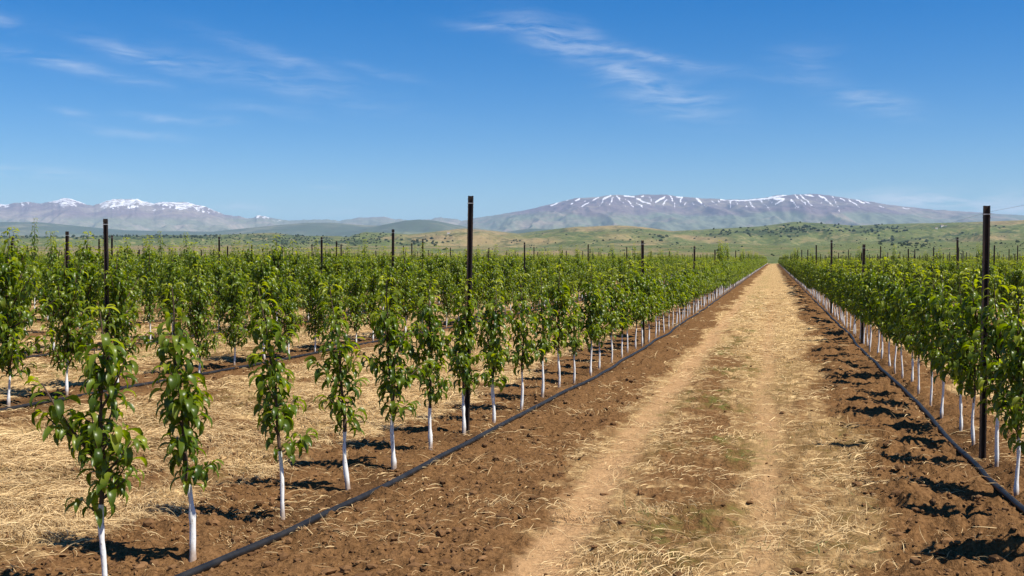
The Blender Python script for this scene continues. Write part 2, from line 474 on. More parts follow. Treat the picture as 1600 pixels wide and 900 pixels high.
def leaves_mesh(name, base, az, p0, bend, L, W, tint, young, roll):
    n = len(base); seg = 5
    t = np.linspace(0, 1, seg + 1)
    prof = np.array([0.10, 0.72, 1.0, 0.92, 0.58, 0.03])
    pitch = p0[:, None] - bend[:, None] * (t[None, :] ** 0.8)
    pm = 0.5 * (pitch[:, 1:] + pitch[:, :-1]); ds = (L / seg)[:, None]
    hx = np.concatenate([np.zeros((n, 1)), np.cumsum(np.cos(pm) * ds, 1)], 1)
    hz = np.concatenate([np.zeros((n, 1)), np.cumsum(np.sin(pm) * ds, 1)], 1)
    c, s = np.cos(az)[:, None], np.sin(az)[:, None]
    C = np.stack([base[:, 0, None] + hx * c, base[:, 1, None] + hx * s, base[:, 2, None] + hz], -1)
    side = np.stack([-s * np.ones_like(hx), c * np.ones_like(hx), np.zeros_like(hx)], -1)
    nor = np.stack([-np.sin(pitch) * c, -np.sin(pitch) * s, np.cos(pitch)], -1)
    cr, sr = np.cos(roll)[:, None, None], np.sin(roll)[:, None, None]
    sd = side * cr + nor * sr; nn = nor * cr - side * sr
    w = (W[:, None] * prof[None, :] * 0.5)[..., None]
    wave = (RNG.uniform(-0.25, 0.25, (n, seg + 1, 1)))
    Lf = C - sd * w + nn * w * (0.5 + wave); Rt = C + sd * w + nn * w * (0.5 - wave)
    V = np.stack([Lf, C, Rt], 2).reshape(-1, 3)
    m = (seg + 1) * 3
    b = (np.arange(n) * m)[:, None] + (np.arange(seg) * 3)[None, :]
    f1 = np.stack([b, b + 1, b + 4, b + 3], -1).reshape(-1, 4); f2 = np.stack([b + 1, b + 2, b + 5, b + 4], -1).reshape(-1, 4)
    return V, np.vstack([f1, f2]), np.repeat(tint, m), np.repeat(young, m)

def make_tree(h, width, nleaf, lean=(0, 0), seed=0, low=0.27, nshoot=12, wash=0.26, extra=(), leafL=0.125, thick=1.0):
    """returns (trunk mesh, crown mesh) of a young whitewashed fruit tree; h height, width crown width in m"""
    global RNG
    keep = RNG; RNG = np.random.default_rng(seed * 101 + 5)
    nz = 26
    z = np.linspace(-0.06, h, nz); s = z / h
    ph = RNG.uniform(0, 6.28, 4)
    wob = 0.014 * h
    px = lean[0] * np.clip(s, 0, 1) ** 1.25 + wob * np.sin(s * 5 + ph[0]) * s + 0.006 * np.sin(s * 17 + ph[1])
    py = lean[1] * np.clip(s, 0, 1) ** 1.25 + wob * np.sin(s * 4 + ph[2]) * s + 0.006 * np.sin(s * 15 + ph[3])
    path = np.stack([px, py, z], -1)
    rad = np.interp(s, [-0.1, 0.02, 0.1, 0.3, 0.6, 1.0], [0.0195, 0.0155, 0.0125, 0.0108, 0.0075, 0.0022]) * RNG.uniform(0.9, 1.12) * thick
    rad = rad * (1 + (0.10 * RNG.normal(0, 1, nz) + 0.32 * (RNG.random(nz) < 0.2)) * (s < 0.5))
    V, Fc, ring = tube(path, rad, 8)
    zc = V[Fc].mean(1)[:, 2]
    mi = (zc > wash * 1.7 * RNG.uniform(0.92, 1.08) + RNG.normal(0, 0.022, len(zc))).astype(int)     # 0 white, 1 bark
    Vs, Fs, Ms = [V], [Fc], [mi]; off = len(V)
    P = lambda zz: np.array([np.interp(zz, z, px), np.interp(zz, z, py), zz])
    b_pos, b_az, b_p0, b_len, b_y = [], [], [], [], []
    def put(pos, az, y, sc=1.0):
        b_pos.append(pos); b_az.append(az); b_y.append(y); b_len.append(sc)
    zl = low * 1.7
    # side shoots
    shoots = []
    for i in range(nshoot):
        q = (i + RNG.random()) / nshoot
        zz = zl + (0.82 * h - zl) * q ** 1.05
        az = i * 2.399 + RNG.uniform(-0.5, 0.5)
        prof = math.sin(math.pi * min(1, 0.22 + 0.75 * q)) ** 0.7
        ln = width * 0.5 * prof * RNG.uniform(0.5, 1.3)
        shoots.append((zz, az, ln, RNG.uniform(0.30, 0.95) + 0.45 * q * RNG.random()))
    shoots += list(extra)
    tot = sum(x[2] for x in shoots) + (h - zl) * 1.0
    for (zz, az, ln, el) in shoots:
        m = 6; t = np.linspace(0, 1, m)
        o = P(zz)
        up = el + 0.25 * t
        hx = np.cumsum(np.cos(up)) * ln / m; hz = np.cumsum(np.sin(up)) * ln / m
        hx -= hx[0]; hz -= hz[0]
        pth = o[None] + np.stack([hx * math.cos(az), hx * math.sin(az), hz], -1)
        v2, f2, _ = tube(pth, np.linspace(0.0058, 0.0018, m) * (0.7 + 0.6 * ln / 0.3), 5)
        Vs.append(v2); Fs.append(f2 + off); off += len(v2); Ms.append(np.ones(len(f2), int))
        nl = max(3, int(round(nleaf * ln / tot)))
        for j in range(nl):
            tt = 0.18 + 0.82 * (j + RNG.random() * 0.6) / nl
            pos = np.array([np.interp(tt, t, pth[:, k]) for k in range(3)])
            put(pos, az + (j * 2.399) + RNG.uniform(-0.4, 0.4) if tt < 0.9 else az + RNG.uniform(-1, 1), 0.75 * max(0, tt - 0.75) / 0.25 * RNG.random() + 0.05, 1.0 if tt < 0.85 else 0.85)
    # leaves on the leader
    nl = int(nleaf * (h - zl) / tot)
    for j in range(nl):
        q = (j + RNG.random()) / nl
        zz = zl * 0.95 + (h - zl * 0.95) * q
        put(P(min(zz, h)), j * 2.399 + RNG.uniform(-0.4, 0.4), max(0, (q - 0.72) / 0.28) ** 1.3 * RNG.uniform(0.5, 1.0), 1.0 - 0.45 * max(0, q - 0.85) / 0.15)
    for j in range(5):      # tip rosette
        put(P(h), j * 1.3 + RNG.uniform(-0.3, 0.3), RNG.uniform(0.6, 1.0), RNG.uniform(0.45, 0.7))
    n = len(b_pos)
    pos = np.array(b_pos); az = np.array(b_az); yg = np.array(b_y); sc = np.array(b_len)
    # short leaf stalk
    pet = RNG.uniform(0.012, 0.04, n)
    pos = pos + np.stack([np.cos(az) * pet, np.sin(az) * pet, pet * 0.5], -1)
    L = leafL * sc * RNG.uniform(0.58, 1.22, n)
    W = L * RNG.uniform(0.25, 0.36, n)
    p0 = RNG.uniform(0.2, 1.05, n) + 0.2 * yg
    bend = RNG.uniform(1.9, 3.3, n) * (1 - 0.3 * yg)
    v, f, ti, yy = leaves_mesh('crown', pos, az, p0, bend, L, W, np.clip(RNG.normal(0.45, 0.34, n), 0, 1), np.clip(yg + (RNG.random(n) < 0.14) * RNG.uniform(0.2, 0.8, n), 0, 1), RNG.normal(0, 0.35, n))
    crown = mesh_np('crown', v, f, [M_LEAF]); fattr(crown, 'tint', ti); fattr(crown, 'young', yy)
    trunk = mesh_np('trunk', np.vstack(Vs), np.vstack(Fs), [M_WHITE, M_BARK], np.concatenate(Ms))
    RNG = keep
    return trunk, crown

def spawn_tree(trunk, crown, x, y, rz, sc, sz=None):
    e = bpy.data.objects.new('fruit_tree', None); COL.objects.link(e)
    e.empty_display_size = 0.2
    e.location = (x, y, float(gz(x, y)) - 0.005); e.rotation_euler = (0, 0, rz)
    e.scale = (sc, sc, sz if sz else sc)
    link('trunk', trunk, e); link('crown', crown, e)
    return e

ORD = ['first', 'second', 'third', 'fourth', 'fifth', 'sixth', 'seventh', 'eighth', 'ninth', 'tenth', 'eleventh', 'twelfth', 'thirteenth', 'fourteenth',
       'fifteenth', 'sixteenth', 'seventeenth', 'eighteenth', 'nineteenth', 'twentieth']
def rowname(k):
    side = 'left' if k < 0 else 'right'
    return ('row just %s of the track' % side) if abs(k) == 1 else ('%s row %s of the track' % (ORD[abs(k) - 1] if abs(k) <= 20 else 'far', side))

# hand placed trees of the front left row: pixel of base, height (in eye heights), lean (m), width, leaves
FRONT = [
    (157, 945, 0.845, (0.00, 0.0), 0.62, 175, 'broad young fruit tree nearest the camera, one long side branch reaching left'),
    (299, 881, 0.905, (-0.12, 0.0), 0.42, 165, 'slim young fruit tree leaning left, second from the camera, white foot near the pipe'),
    (441, 818, 0.89, (-0.13, 0.0), 0.54, 170, 'young fruit tree leaning left, third from the camera left of the track'),
    (541, 772, 0.87, (-0.10, 0.0), 0.44, 140, 'thin sparsely leaved young fruit tree, fourth from the camera left of the track'),
    (613, 738, 0.90, (-0.03, 0.0), 0.58, 205, 'young fruit tree with narrow dense crown, fifth from the camera left of the track'),
    (671, 707, 0.87, (0.01, 0.0), 0.58, 210, 'young fruit tree just before the tall dark post left of the track'),
    (724, 682, 0.86, (0.01, 0.0), 0.58, 215, 'young fruit tree growing right in front of the tall dark post left of the track'),
    (771, 661, 0.88, (0.01, 0.0), 0.62, 225, 'young fruit tree first beyond the tall dark post left of the track'),
]
TREES = []     # (k, index, x, y)
i = 0
for (bx, by, hh, lean, wd, nl, lab) in FRONT:
    x, y = unproj(bx, by)
    # lean is given along the picture's horizontal
    ex = ()
    if i == 0:
        lw = math.atan2(-RGT[1], -RGT[0])
        ex = ((0.66, lw, 0.62, 0.80), (0.50, lw + math.pi, 0.26, 0.6), (0.62, lw + 2.9, 0.30, 0.7), (0.42, lw - 0.4, 0.16, 0.4))
    ll = (lean[0] * RGT[0], lean[0] * RGT[1])
    tr, cr = make_tree(hh * H, wd * 1.22, int(nl * 1.6), ll, seed=200 + i, extra=ex, low=0.25 if i else 0.29, nshoot=11 if i else 13, leafL=0.122, thick=1.2)
    e = spawn_tree(tr, cr, x, y, 0, 1.0)
    tag(e, lab, 'tree', 'fruit trees in the row left of the track')
    i += 1
LASTY = unproj(771, 661)[1]

VAR = []
for v in range(9):
    VAR.append(make_tree(1.50, 0.56 + 0.06 * (v % 3), 240 + 20 * (v % 4), seed=300 + v, low=0.27, nshoot=15, leafL=0.125))
BIG = []
for v in range(5):
    BIG.append(make_tree(1.72, 1.15, 680, seed=450 + v, low=0.17, nshoot=30, leafL=0.13))
DENSE = []
for v in range(7):
    DENSE.append(make_tree(1.54, 0.70, 350, seed=400 + v, low=0.27, nshoot=19, leafL=0.13))
TALL = []
for v in range(3):
    TALL.append(make_tree(2.2, 0.44, 290, seed=500 + v, low=0.27, nshoot=16, leafL=0.13))

cand = []; outside = []
STEP = 0.555 * H
for k in range(KMIN, KMAX + 1):
    if k == 0: continue
    if k == -1: y = LASTY + STEP
    elif k == 1: y = 2.72 * H
    else: y = 2.0 + random.random() * STEP
    while y < FIELD_END:
        yy = y + random.uniform(-0.07, 0.07)
        x = float(u_tree(k, yy)) * UC + random.uniform(-0.03, 0.03)
        px_, py_, d = proj(x, yy, 0.0)
        if d > 0.8 and (-0.30 * F / d < px_ < 1600 + 0.30 * F / d):
            if random.random() > (0.02 if abs(k) > 1 else 0):
                cand.append([k, x, yy, d])
        elif k == 1 and 4.5 < yy < 9: cand.append([k, x, yy, d])
        elif d > 0.8 and yy > 5 and yy < 160 and -700 < px_ < 2300: outside.append([k, x, yy, d])
        y += STEP if abs(k) == 1 or y < 200 else STEP * 1.0
cand.sort(key=lambda c: c[3])
near = cand[:292]; rest = cand[292:] + outside

# tall shoots standing above the canopy at the left: (photo x, photo y of top, px per eye height)
tall_t = [(60, 340, 135), (82, 362, 128), (5, 372, 125), (150, 374, 110), (118, 378, 105), (255, 362, 92), (297, 364, 96), (230, 376, 90), (330, 378, 85),
          (375, 378, 84), (410, 384, 75), (490, 376, 80), (465, 384, 75), (660, 380, 70), (345, 384, 80), (575, 386, 66), (700, 388, 62)]
tallpick = {}
for (tx, ty, ph) in tall_t:
    best = None
    for idx, c in enumerate(near):
        if idx in tallpick or c[0] > -2: continue
        px_, _, d = proj(c[1], c[2], 0)
        cost = abs(px_ - tx) + abs(F * H / d - ph) * 0.35
        if best is None or cost < best[0]: best = (cost, idx, d)
    if best: tallpick[best[1]] = H + (HOR - ty) * best[2] / F

counts = {}
near_sorted = sorted(range(len(near)), key=lambda q: near[q][2])
order_in_row = {}
for q in near_sorted:
    k = near[q][0]
    px_, py_, d = proj(near[q][1], near[q][2], 0.7)
    if px_ < -30 or px_ > 1650: continue
    counts[k] = counts.get(k, 8 if k == -1 else 0) + 1
    order_in_row[q] = counts[k]
for q, (k, x, y, d) in enumerate(near):
    rz = random.uniform(0, 6.28); sc = random.uniform(0.90, 1.09)
    if q in tallpick:
        tr, cr = TALL[q % 3]; sc = tallpick[q] / 2.22
        e = spawn_tree(tr, cr, x, y, rz, min(sc, 1.0), sc)
    elif k > 0 or (k == -1 and y > 11.5):
        tr, cr = random.choice(DENSE) if k == 1 else (random.choice(BIG + DENSE[:2]) if k > 1 else random.choice(DENSE + VAR[:4]))
        e = spawn_tree(tr, cr, x, y, rz, sc)
    else:
        if k < -1: sc *= random.uniform(1.04, 1.28) if k < -2 else random.uniform(0.93, 1.12)
        tr, cr = random.choice(BIG) if k < -1 else random.choice(VAR)
        if k < -2 and random.random() < 0.16: tr, cr = random.choice(TALL); sc = random.uniform(0.86, 1.06)
        e = spawn_tree(tr, cr, x, y, rz, sc)
    n = order_in_row.get(q, 99)
    side = 'left' if k < 0 else 'right'
    g = 'fruit trees in the %s' % rowname(k)
    if k == -1: g = 'fruit trees in the row left of the track'
    if q in tallpick and n < 99:
        lab = 'tall young fruit tree, %s from the front in the %s' % (ORD[n - 1] if n <= 20 else 'far', rowname(k))
    elif n <= 20:
        lab = 'young fruit tree, %s from the front in the %s' % (ORD[n - 1], rowname(k))
    elif n == 99:
        lab = 'fruit tree cut off by the picture edge, %s' % rowname(k)
    else:
        lab = 'small young fruit tree farther down the %s' % rowname(k)
    tag(e, lab, 'tree', g)

# the rest of the orchard: one stuff object
proto = bpy.data.collections.new('orchard_tree_kinds')
def join(tr, cr, name):
    import bmesh
    nv = len(tr.vertices)
    def arr(me):
        co = np.empty(len(me.vertices) * 3, np.float32); me.vertices.foreach_get('co', co)
        li = np.empty(len(me.loops), np.int32); me.loops.foreach_get('vertex_index', li)
        mi = np.empty(len(me.polygons), np.int32); me.polygons.foreach_get('material_index', mi)
        return co.reshape(-1, 3), li.reshape(-1, 4), mi
    a, fa, ma = arr(tr); b, fb, mb = arr(cr)
    me = mesh_np(name, np.vstack([a, b]), np.vstack([fa, fb + nv]), [M_WHITE, M_BARK, M_LEAF], np.concatenate([ma, mb + 2]))
    for nm in ('tint', 'young'):
        v = np.empty(len(b), np.float32); cr.attributes[nm].data.foreach_get('value', v)
        fattr(me, nm, np.concatenate([np.zeros(nv), v]))
    o = bpy.data.objects.new(name, me); proto.objects.link(o); return o
for q, (tr, cr) in enumerate(DENSE[:2] + BIG[:4] + TALL[:1]): join(tr, cr, 'orchard_tree_%s' % 'abcdefg'[q])

def scatter_gn(name, pts, rot, scl, idx, coll):
    me = bpy.data.meshes.new(name); me.vertices.add(len(pts)); me.vertices.foreach_set('co', np.asarray(pts, np.float32).ravel())
    fattr(me, 'rot', rot); fattr(me, 'scl', scl)
    a = me.attributes.new('idx', 'INT', 'POINT'); a.data.foreach_set('value', np.asarray(idx, np.int32))
    me.update()
    o = link(name, me)
    ng = bpy.data.node_groups.new(name, 'GeometryNodeTree')
    ng.interface.new_socket('Geometry', in_out='INPUT', socket_type='NodeSocketGeometry')
    ng.interface.new_socket('Geometry', in_out='OUTPUT', socket_type='NodeSocketGeometry')
    N = ng.nodes; L = ng.links
    gi = N.new('NodeGroupInput'); go = N.new('NodeGroupOutput')
    ip = N.new('GeometryNodeInstanceOnPoints'); ci = N.new('GeometryNodeCollectionInfo')
    ci.inputs['Collection'].default_value = coll
    ci.inputs['Separate Children'].default_value = True; ci.inputs['Reset Children'].default_value = True
    def na(nm, ty):
        nd = N.new('GeometryNodeInputNamedAttribute'); nd.data_type = ty; nd.inputs['Name'].default_value = nm; return nd.outputs['Attribute']
    cx = N.new('ShaderNodeCombineXYZ'); L.new(na('rot', 'FLOAT'), cx.inputs['Z'])
    L.new(gi.outputs[0], ip.inputs['Points']); L.new(ci.outputs[0], ip.inputs['Instance'])
    ip.inputs['Pick Instance'].default_value = True
    L.new(na('idx', 'INT'), ip.inputs['Instance Index']); L.new(cx.outputs[0], ip.inputs['Rotation']); L.new(na('scl', 'FLOAT'), ip.inputs['Scale'])
    L.new(ip.outputs[0], go.inputs[0])
    md = o.modifiers.new('scatter', 'NODES'); md.node_group = ng
    return o
n = len(rest)
rp = np.array([[c[1], c[2], 0.0] for c in rest])
ridx = RNG.integers(0, 6, n); ridx = np.where(RNG.random(n) < np.where(rp[:, 0] < 0, 0.17, 0.10), 6, ridx)
o = scatter_gn('orchard', rp, RNG.uniform(0, 6.28, n), np.where(ridx == 6, RNG.uniform(0.95, 1.2, n), RNG.uniform(0.88, 1.06, n) * np.where(rp[:, 0] < -6, 1.17, 1.0)), ridx, proto)
tag(o, kind='stuff'); print('trees near', len(near), 'far', n)

# ------------------------------------------------------------------ posts
def post_mesh(h, notch=True):
    """open C section steel post with hooks along one edge"""
    w, d, th, lip = 0.051, 0.036, 0.004, 0.012
    out = [(-w/2 + lip, -d/2), (-w/2, -d/2), (-w/2, d/2), (w/2, d/2), (w/2, -d/2), (w/2 - lip, -d/2)]
    inn = [(w/2 - lip, -d/2 + th), (w/2 - th, -d/2 + th), (w/2 - th, d/2 - th), (-w/2 + th, d/2 - th), (-w/2 + th, -d/2 + th), (-w/2 + lip, -d/2 + th)]
    prof = np.array(out + inn); m = len(prof)
    V = np.vstack([np.column_stack([prof, np.full(m, -0.25)]), np.column_stack([prof, np.full(m, h)])])
    Fc = [[j, (j + 1) % m, m + (j + 1) % m, m + j] for j in range(m)]
    for a in range(5):     # caps
        b = 11 - a
        Fc.append([m + a, m + a + 1, m + b - 1, m + b]); Fc.append([b, b - 1, a + 1, a])
    V = V.tolist()
    if notch:
        z = 0.25
        while z < h - 0.04:
            for sx in (-1, 1):
                x0 = sx * (w/2 + 0.0005); x1 = sx * (w/2 + 0.006)
                q = len(V)
                V += [[x0, -0.012, z], [x1, -0.012, z + 0.012], [x1, 0.0, z + 0.012], [x0, 0.0, z], [x0, -0.012, z + 0.022], [x0, 0.0, z + 0.022]]
                Fc += [[q, q + 1, q + 2, q + 3], [q + 1, q + 4, q + 5, q + 2]]
            z += 0.075
    return mesh_np('trellis_post', V, Fc, [M_STEEL], smooth=False)
def clip_mesh(h):
    w, d = 0.0305, 0.0215; V = []; Fc = []
    for z in (h - 0.075, h - 0.068):
        for (x, y) in ((-w, -d), (w, -d), (w, d), (-w, d)): V.append([x, y, z])
    for j in range(4): Fc.append([j, (j + 1) % 4, 4 + (j + 1) % 4, 4 + j])
    return mesh_np('wire_clip', V, Fc, [M_GALV], smooth=False)
pm = {}
for hh in (2.0, 2.08, 2.16, 2.24, 2.32, 2.42): pm[hh] = (post_mesh(hh), post_mesh(hh, False), clip_mesh(hh))
PSTEP = 7.25 * H
plist = []
for k in range(KMIN, KMAX + 1):
    if k == 0: continue
    if k == -1: ys = [5.99 * H, 12.6 * H]; hs = [1.365, 1.215]
    elif k == 1: ys = [5.82 * H, 13.5 * H]; hs = [1.27, 1.18]
    elif k == -2: ys = [7.3 * H, 13.0 * H]; hs = [1.25, 1.31]
    elif k == -3: ys = [10.2 * H, 16.6 * H]; hs = [1.25, 1.33]
    else: ys = [random.uniform(4, 14)]; hs = [random.uniform(1.2, 1.36)]
    y = ys[-1]
    while y < FIELD_END:
        y += PSTEP * random.uniform(0.96, 1.04) * (1.0 if abs(k) < 3 else 0.72); ys.append(y); hs.append(random.uniform(1.17, 1.38))
    for n_, (y, hh) in enumerate(zip(ys, hs)):
        x = float(u_tree(k, y)) * UC
        if k == -1 and n_ == 0: x, y = unproj(729, 679)
        px_, py_, d = proj(x, y, 0)
        if d > 2 and -25 < px_ < 1625: plist.append((d, k, x, y, (hh + (0.05 if k < -2 else 0.05 if abs(k) > 1 else 0)) * H))
plist.sort()
near_p, far_p = plist[:295], plist[295:]
pc = {}
for q, (d, k, x, y, hh) in enumerate(near_p):
    key = min(pm, key=lambda a: abs(a - hh))
    me = pm[key][0] if d < 40 else pm[key][1]
    o = link('trellis_post', me)
    zz = float(gz(x, y))
    o.location = (x, y, zz + hh - key); o.rotation_euler = (random.gauss(0, 0.006), random.gauss(0, 0.006), random.choice((0.1, 0.25, 0.2)) + random.uniform(-0.1, 0.1))
    if k == -1 and pc.get(k, 0) == 0: o.rotation_euler = (0, 0.018, 0.2)
    if d > 60: o.scale = (1.1, 1.1, 1)
    pc[k] = pc.get(k, 0) + 1; n_ = pc[k]
    if d < 40: link('wire_clip', pm[key][2], o)
    g = 'steel trellis posts in the %s' % rowname(k)
    if k == -1 and n_ == 1: lab = 'tallest looking dark steel post, nearest in the row left of the dirt track'
    elif k == 1 and n_ == 1: lab = 'tall dark steel post at the right edge, nearest right of the dirt track'
    elif n_ <= 8 and abs(k) <= 20: lab = 'dark steel trellis post, %s from the front in the %s' % (ORD[n_ - 1], rowname(k))
    elif abs(k) > 20: lab = 'thin distant steel trellis post in the far rows %s of the track' % ('left' if k < 0 else 'right'); g = 'far posts %s of the track' % ('left' if k < 0 else 'right')
    else: lab = 'small distant steel trellis post far down the %s' % rowname(k)
    tag(o, lab, 'post', g)
V, Fc = [], []
for (d, k, x, y, hh) in far_p:
    w = 0.036; q = len(V)
    for z in (0, hh):
        for (a, b) in ((-w, -w), (w, -w), (w, w), (-w, w)): V.append([x + a, y + b, z])
    Fc += [[q, q+1, q+5, q+4], [q+1, q+2, q+6, q+5], [q+2, q+3, q+7, q+6], [q+3, q, q+4, q+7], [q+4, q+5, q+6, q+7]]
if V: tag(link('distant_posts', mesh_np('distant_posts', V, Fc, [M_STEEL], smooth=False)), kind='stuff')
print('posts', len(near_p), len(far_p))

# ------------------------------------------------------------------ pipes and wires
def pipe(k, y0, y1, rad, lab):
    ys = [y0]
    while ys[-1] < y1: ys.append(ys[-1] + max(0.12, ys[-1] * 0.02))
    ys = np.array(ys)
    wob = (fbm(ys * 0.45, ys * 0 + k, 5, 3) - 0.5) * 0.14
    x = u_row(k, ys) * UC + wob
    z = gz(x, ys); z = np.convolve(np.pad(z, 3, mode='edge'), np.ones(7) / 7, 'valid') + rad * 0.85
    v, f, _ = tube(np.stack([x, ys, z], -1), np.full(len(ys), rad) * (1 + 0.03 * np.sin(ys * 9)), 10)
    o = link('irrigation_pipe', mesh_np('irrigation_pipe', v, f, [M_PIPE]))
    tag(o, lab, 'pipe')
pipe(-1, 2.2, 360, 0.023, 'black irrigation pipe curving along the foot of the trees left of the track')
pipe(1, 2.2, 360, 0.022, 'black irrigation pipe lying straight along the trees right of the track')
pipe(-2, 5, 200, 0.023, 'black irrigation pipe on the straw along the second row left of the track')
pipe(-3, 6, 200, 0.023, 'black irrigation pipe half hidden along the third row left of the track')
pipe(2, 6, 200, 0.025, 'black irrigation pipe half hidden along the second row right of the track')
xs = float(u_tree(1, 10)) * UC
ys = np.arange(-2.4 * H, 13.5 * H, 0.3)
sag = [2.10 - 0.025 * abs(math.sin(math.pi * (yy / H - 5.82) / 7.7)) - 0.012 * max(0, yy / H - 5.8) for yy in ys]
v, f, _ = tube(np.stack([np.full(len(ys), xs + 0.03), ys, sag], -1), np.full(len(ys), 0.0009), 5)
tag(link('trellis_wire', mesh_np('trellis_wire', v, f, [M_GALV])), 'thin grey wire strung along the post tops right of the track', 'wire')

# ------------------------------------------------------------------ hills and mountains
def ridge(name, D0, Dr, D1, sil, nx, nd, mat, seed, amp, gul=(400., 1600.), jag=0.0, p=1.25, xr=(-420, 2020), extra=None, jagpx=0.0):
    """height field whose crest lies at depth Dr; sil = crest line as (photo x, photo y)"""
    sx, sy = np.array(sil, float).T
    xp = np.linspace(*xr, nx)
    s0 = np.linspace(0, 1, nd)
    D = np.concatenate([D0 + (Dr - D0) * s0, Dr + (D1 - Dr) * np.linspace(0, 1, nd // 4 + 1)[1:]])
    XP, DD = np.meshgrid(xp, D)
    crest = np.interp(XP, sx, sy) + jagpx * (fbm(XP / 11, XP * 0 + 1.7, seed + 5, 4) - 0.5)
    LAT = (XP - 800) / F * DD
    # let the crest wander in depth so the ridge is not a wall
    wander = (fbm(LAT / (gul[0] * 3), DD * 0 + 3.3, seed + 9, 3) - 0.5) * 0.22
    s = np.clip((DD - D0) / (Dr - D0), 0, None)
    hr = H + (HOR - crest) / F * Dr
    up = np.clip(s, 0, 1)
    prof = (up ** (p + wander)) * (1 - 0.0 * up)
    back = np.clip((DD - Dr) / (D1 - Dr), 0, 1)
    hz = hr * prof * (1 - sm(0, 1, back))
    rg = 1 - np.abs(2 * fbm(LAT / gul[0] + 0.5 * fbm(LAT / gul[0] / 2, DD / gul[1], seed + 3, 2), DD / gul[1], seed, 5) - 1)
    env = np.clip(4 * up * (1 - up), 0, 1) ** 0.8 * (s <= 1) + jag
    hz = hz + (rg - 0.72) * amp * env
    hz = hz - 3.0 * (1 - sm(0, 0.06, s)) - 3.0 * back ** 6
    # no bump in front may stand above the crest line
    lim = H + (HOR - crest) / F * DD
    P = FWD[None, None, :] * DD[..., None] + RGT[None, None, :] * LAT[..., None]
    V = np.concatenate([P, hz[..., None]], -1)
    ni, nj = XP.shape
    i = np.arange(ni - 1)[:, None]; j = np.arange(nj - 1)[None, :]
    faces = np.stack([i * nj + j, i * nj + j + 1, (i + 1) * nj + j + 1, (i + 1) * nj + j], -1).reshape(-1, 4)
    me = mesh_np(name, V.reshape(-1, 3), faces, [mat])
    fy = HOR - F * (hz - H) / DD
    info = dict(x=xp, D=D, h=hz, fy=fy, XP=XP, rg=rg, up=up, LAT=LAT, DD=DD)
    if extra: extra(me, info)
    o = link(name, me); tag(o, kind='structure')
    return info

def mat_hill(name, green, tan, dark, sc):
    t = NT(name); v = t.coords()
    a = t.noise(v, sc, 5, 0.6, 0.4); b = t.noise(v, sc * 6, 5, 0.65); c_ = t.noise(v, sc * 2.3, 4, 0.6, 0.8)
    gr, tn, dk = t.attr('greenness'), t.attr('bare'), t.attr('darkness')
    f = t.math('ADD', t.math('ADD', t.math('MULTIPLY', a, 1.0), t.math('MULTIPLY', b, 0.45)), t.math('SUBTRACT', tn, gr))
    c = t.mix(t.ramp(f, 0.68, 1.0), green, tan)
    c = t.mix(t.ramp(t.math('ADD', c_, dk), 0.60, 0.90, 0, 0.85), c, dark)
    sp = t.noise(v, sc * 26, 5, 0.7)
    c = t.mix(t.ramp(t.math('ADD', sp, t.math('MULTIPLY', t.math('SUBTRACT', c_, 0.5), 0.5)), 0.50, 0.66, 0, 0.6), c, dark)
    c = t.mix(t.ramp(t.math('ADD', sp, t.math('MULTIPLY', t.math('SUBTRACT', b, 0.5), 0.6)), 0.47, 0.34, 0, 0.4), c, (0.36, 0.27, 0.14))
    return t.done(t.bsdf(c, 0.95, 0.1, t.bump(t.math('ADD', b, t.math('MULTIPLY', sp, 0.5)), 0.9, 3.0)))

M_F1 = mat_hill('near_pasture', (0.105, 0.128, 0.040), (0.225, 0.168, 0.082), (0.045, 0.060, 0.024), 0.012)
M_F2 = mat_hill('grassy_hills', (0.100, 0.120, 0.038), (0.25, 0.185, 0.086), (0.040, 0.058, 0.024), 0.0042)

def seg_d(X, Y, x0, y0, x1, y1):
    vx, vy = x1 - x0, y1 - y0; L2 = vx * vx + vy * vy + 1e-6
    t = np.clip(((X - x0) * vx + (Y - y0) * vy) / L2, 0, 1)
    return np.hypot(X - x0 - t * vx, Y - y0 - t * vy)

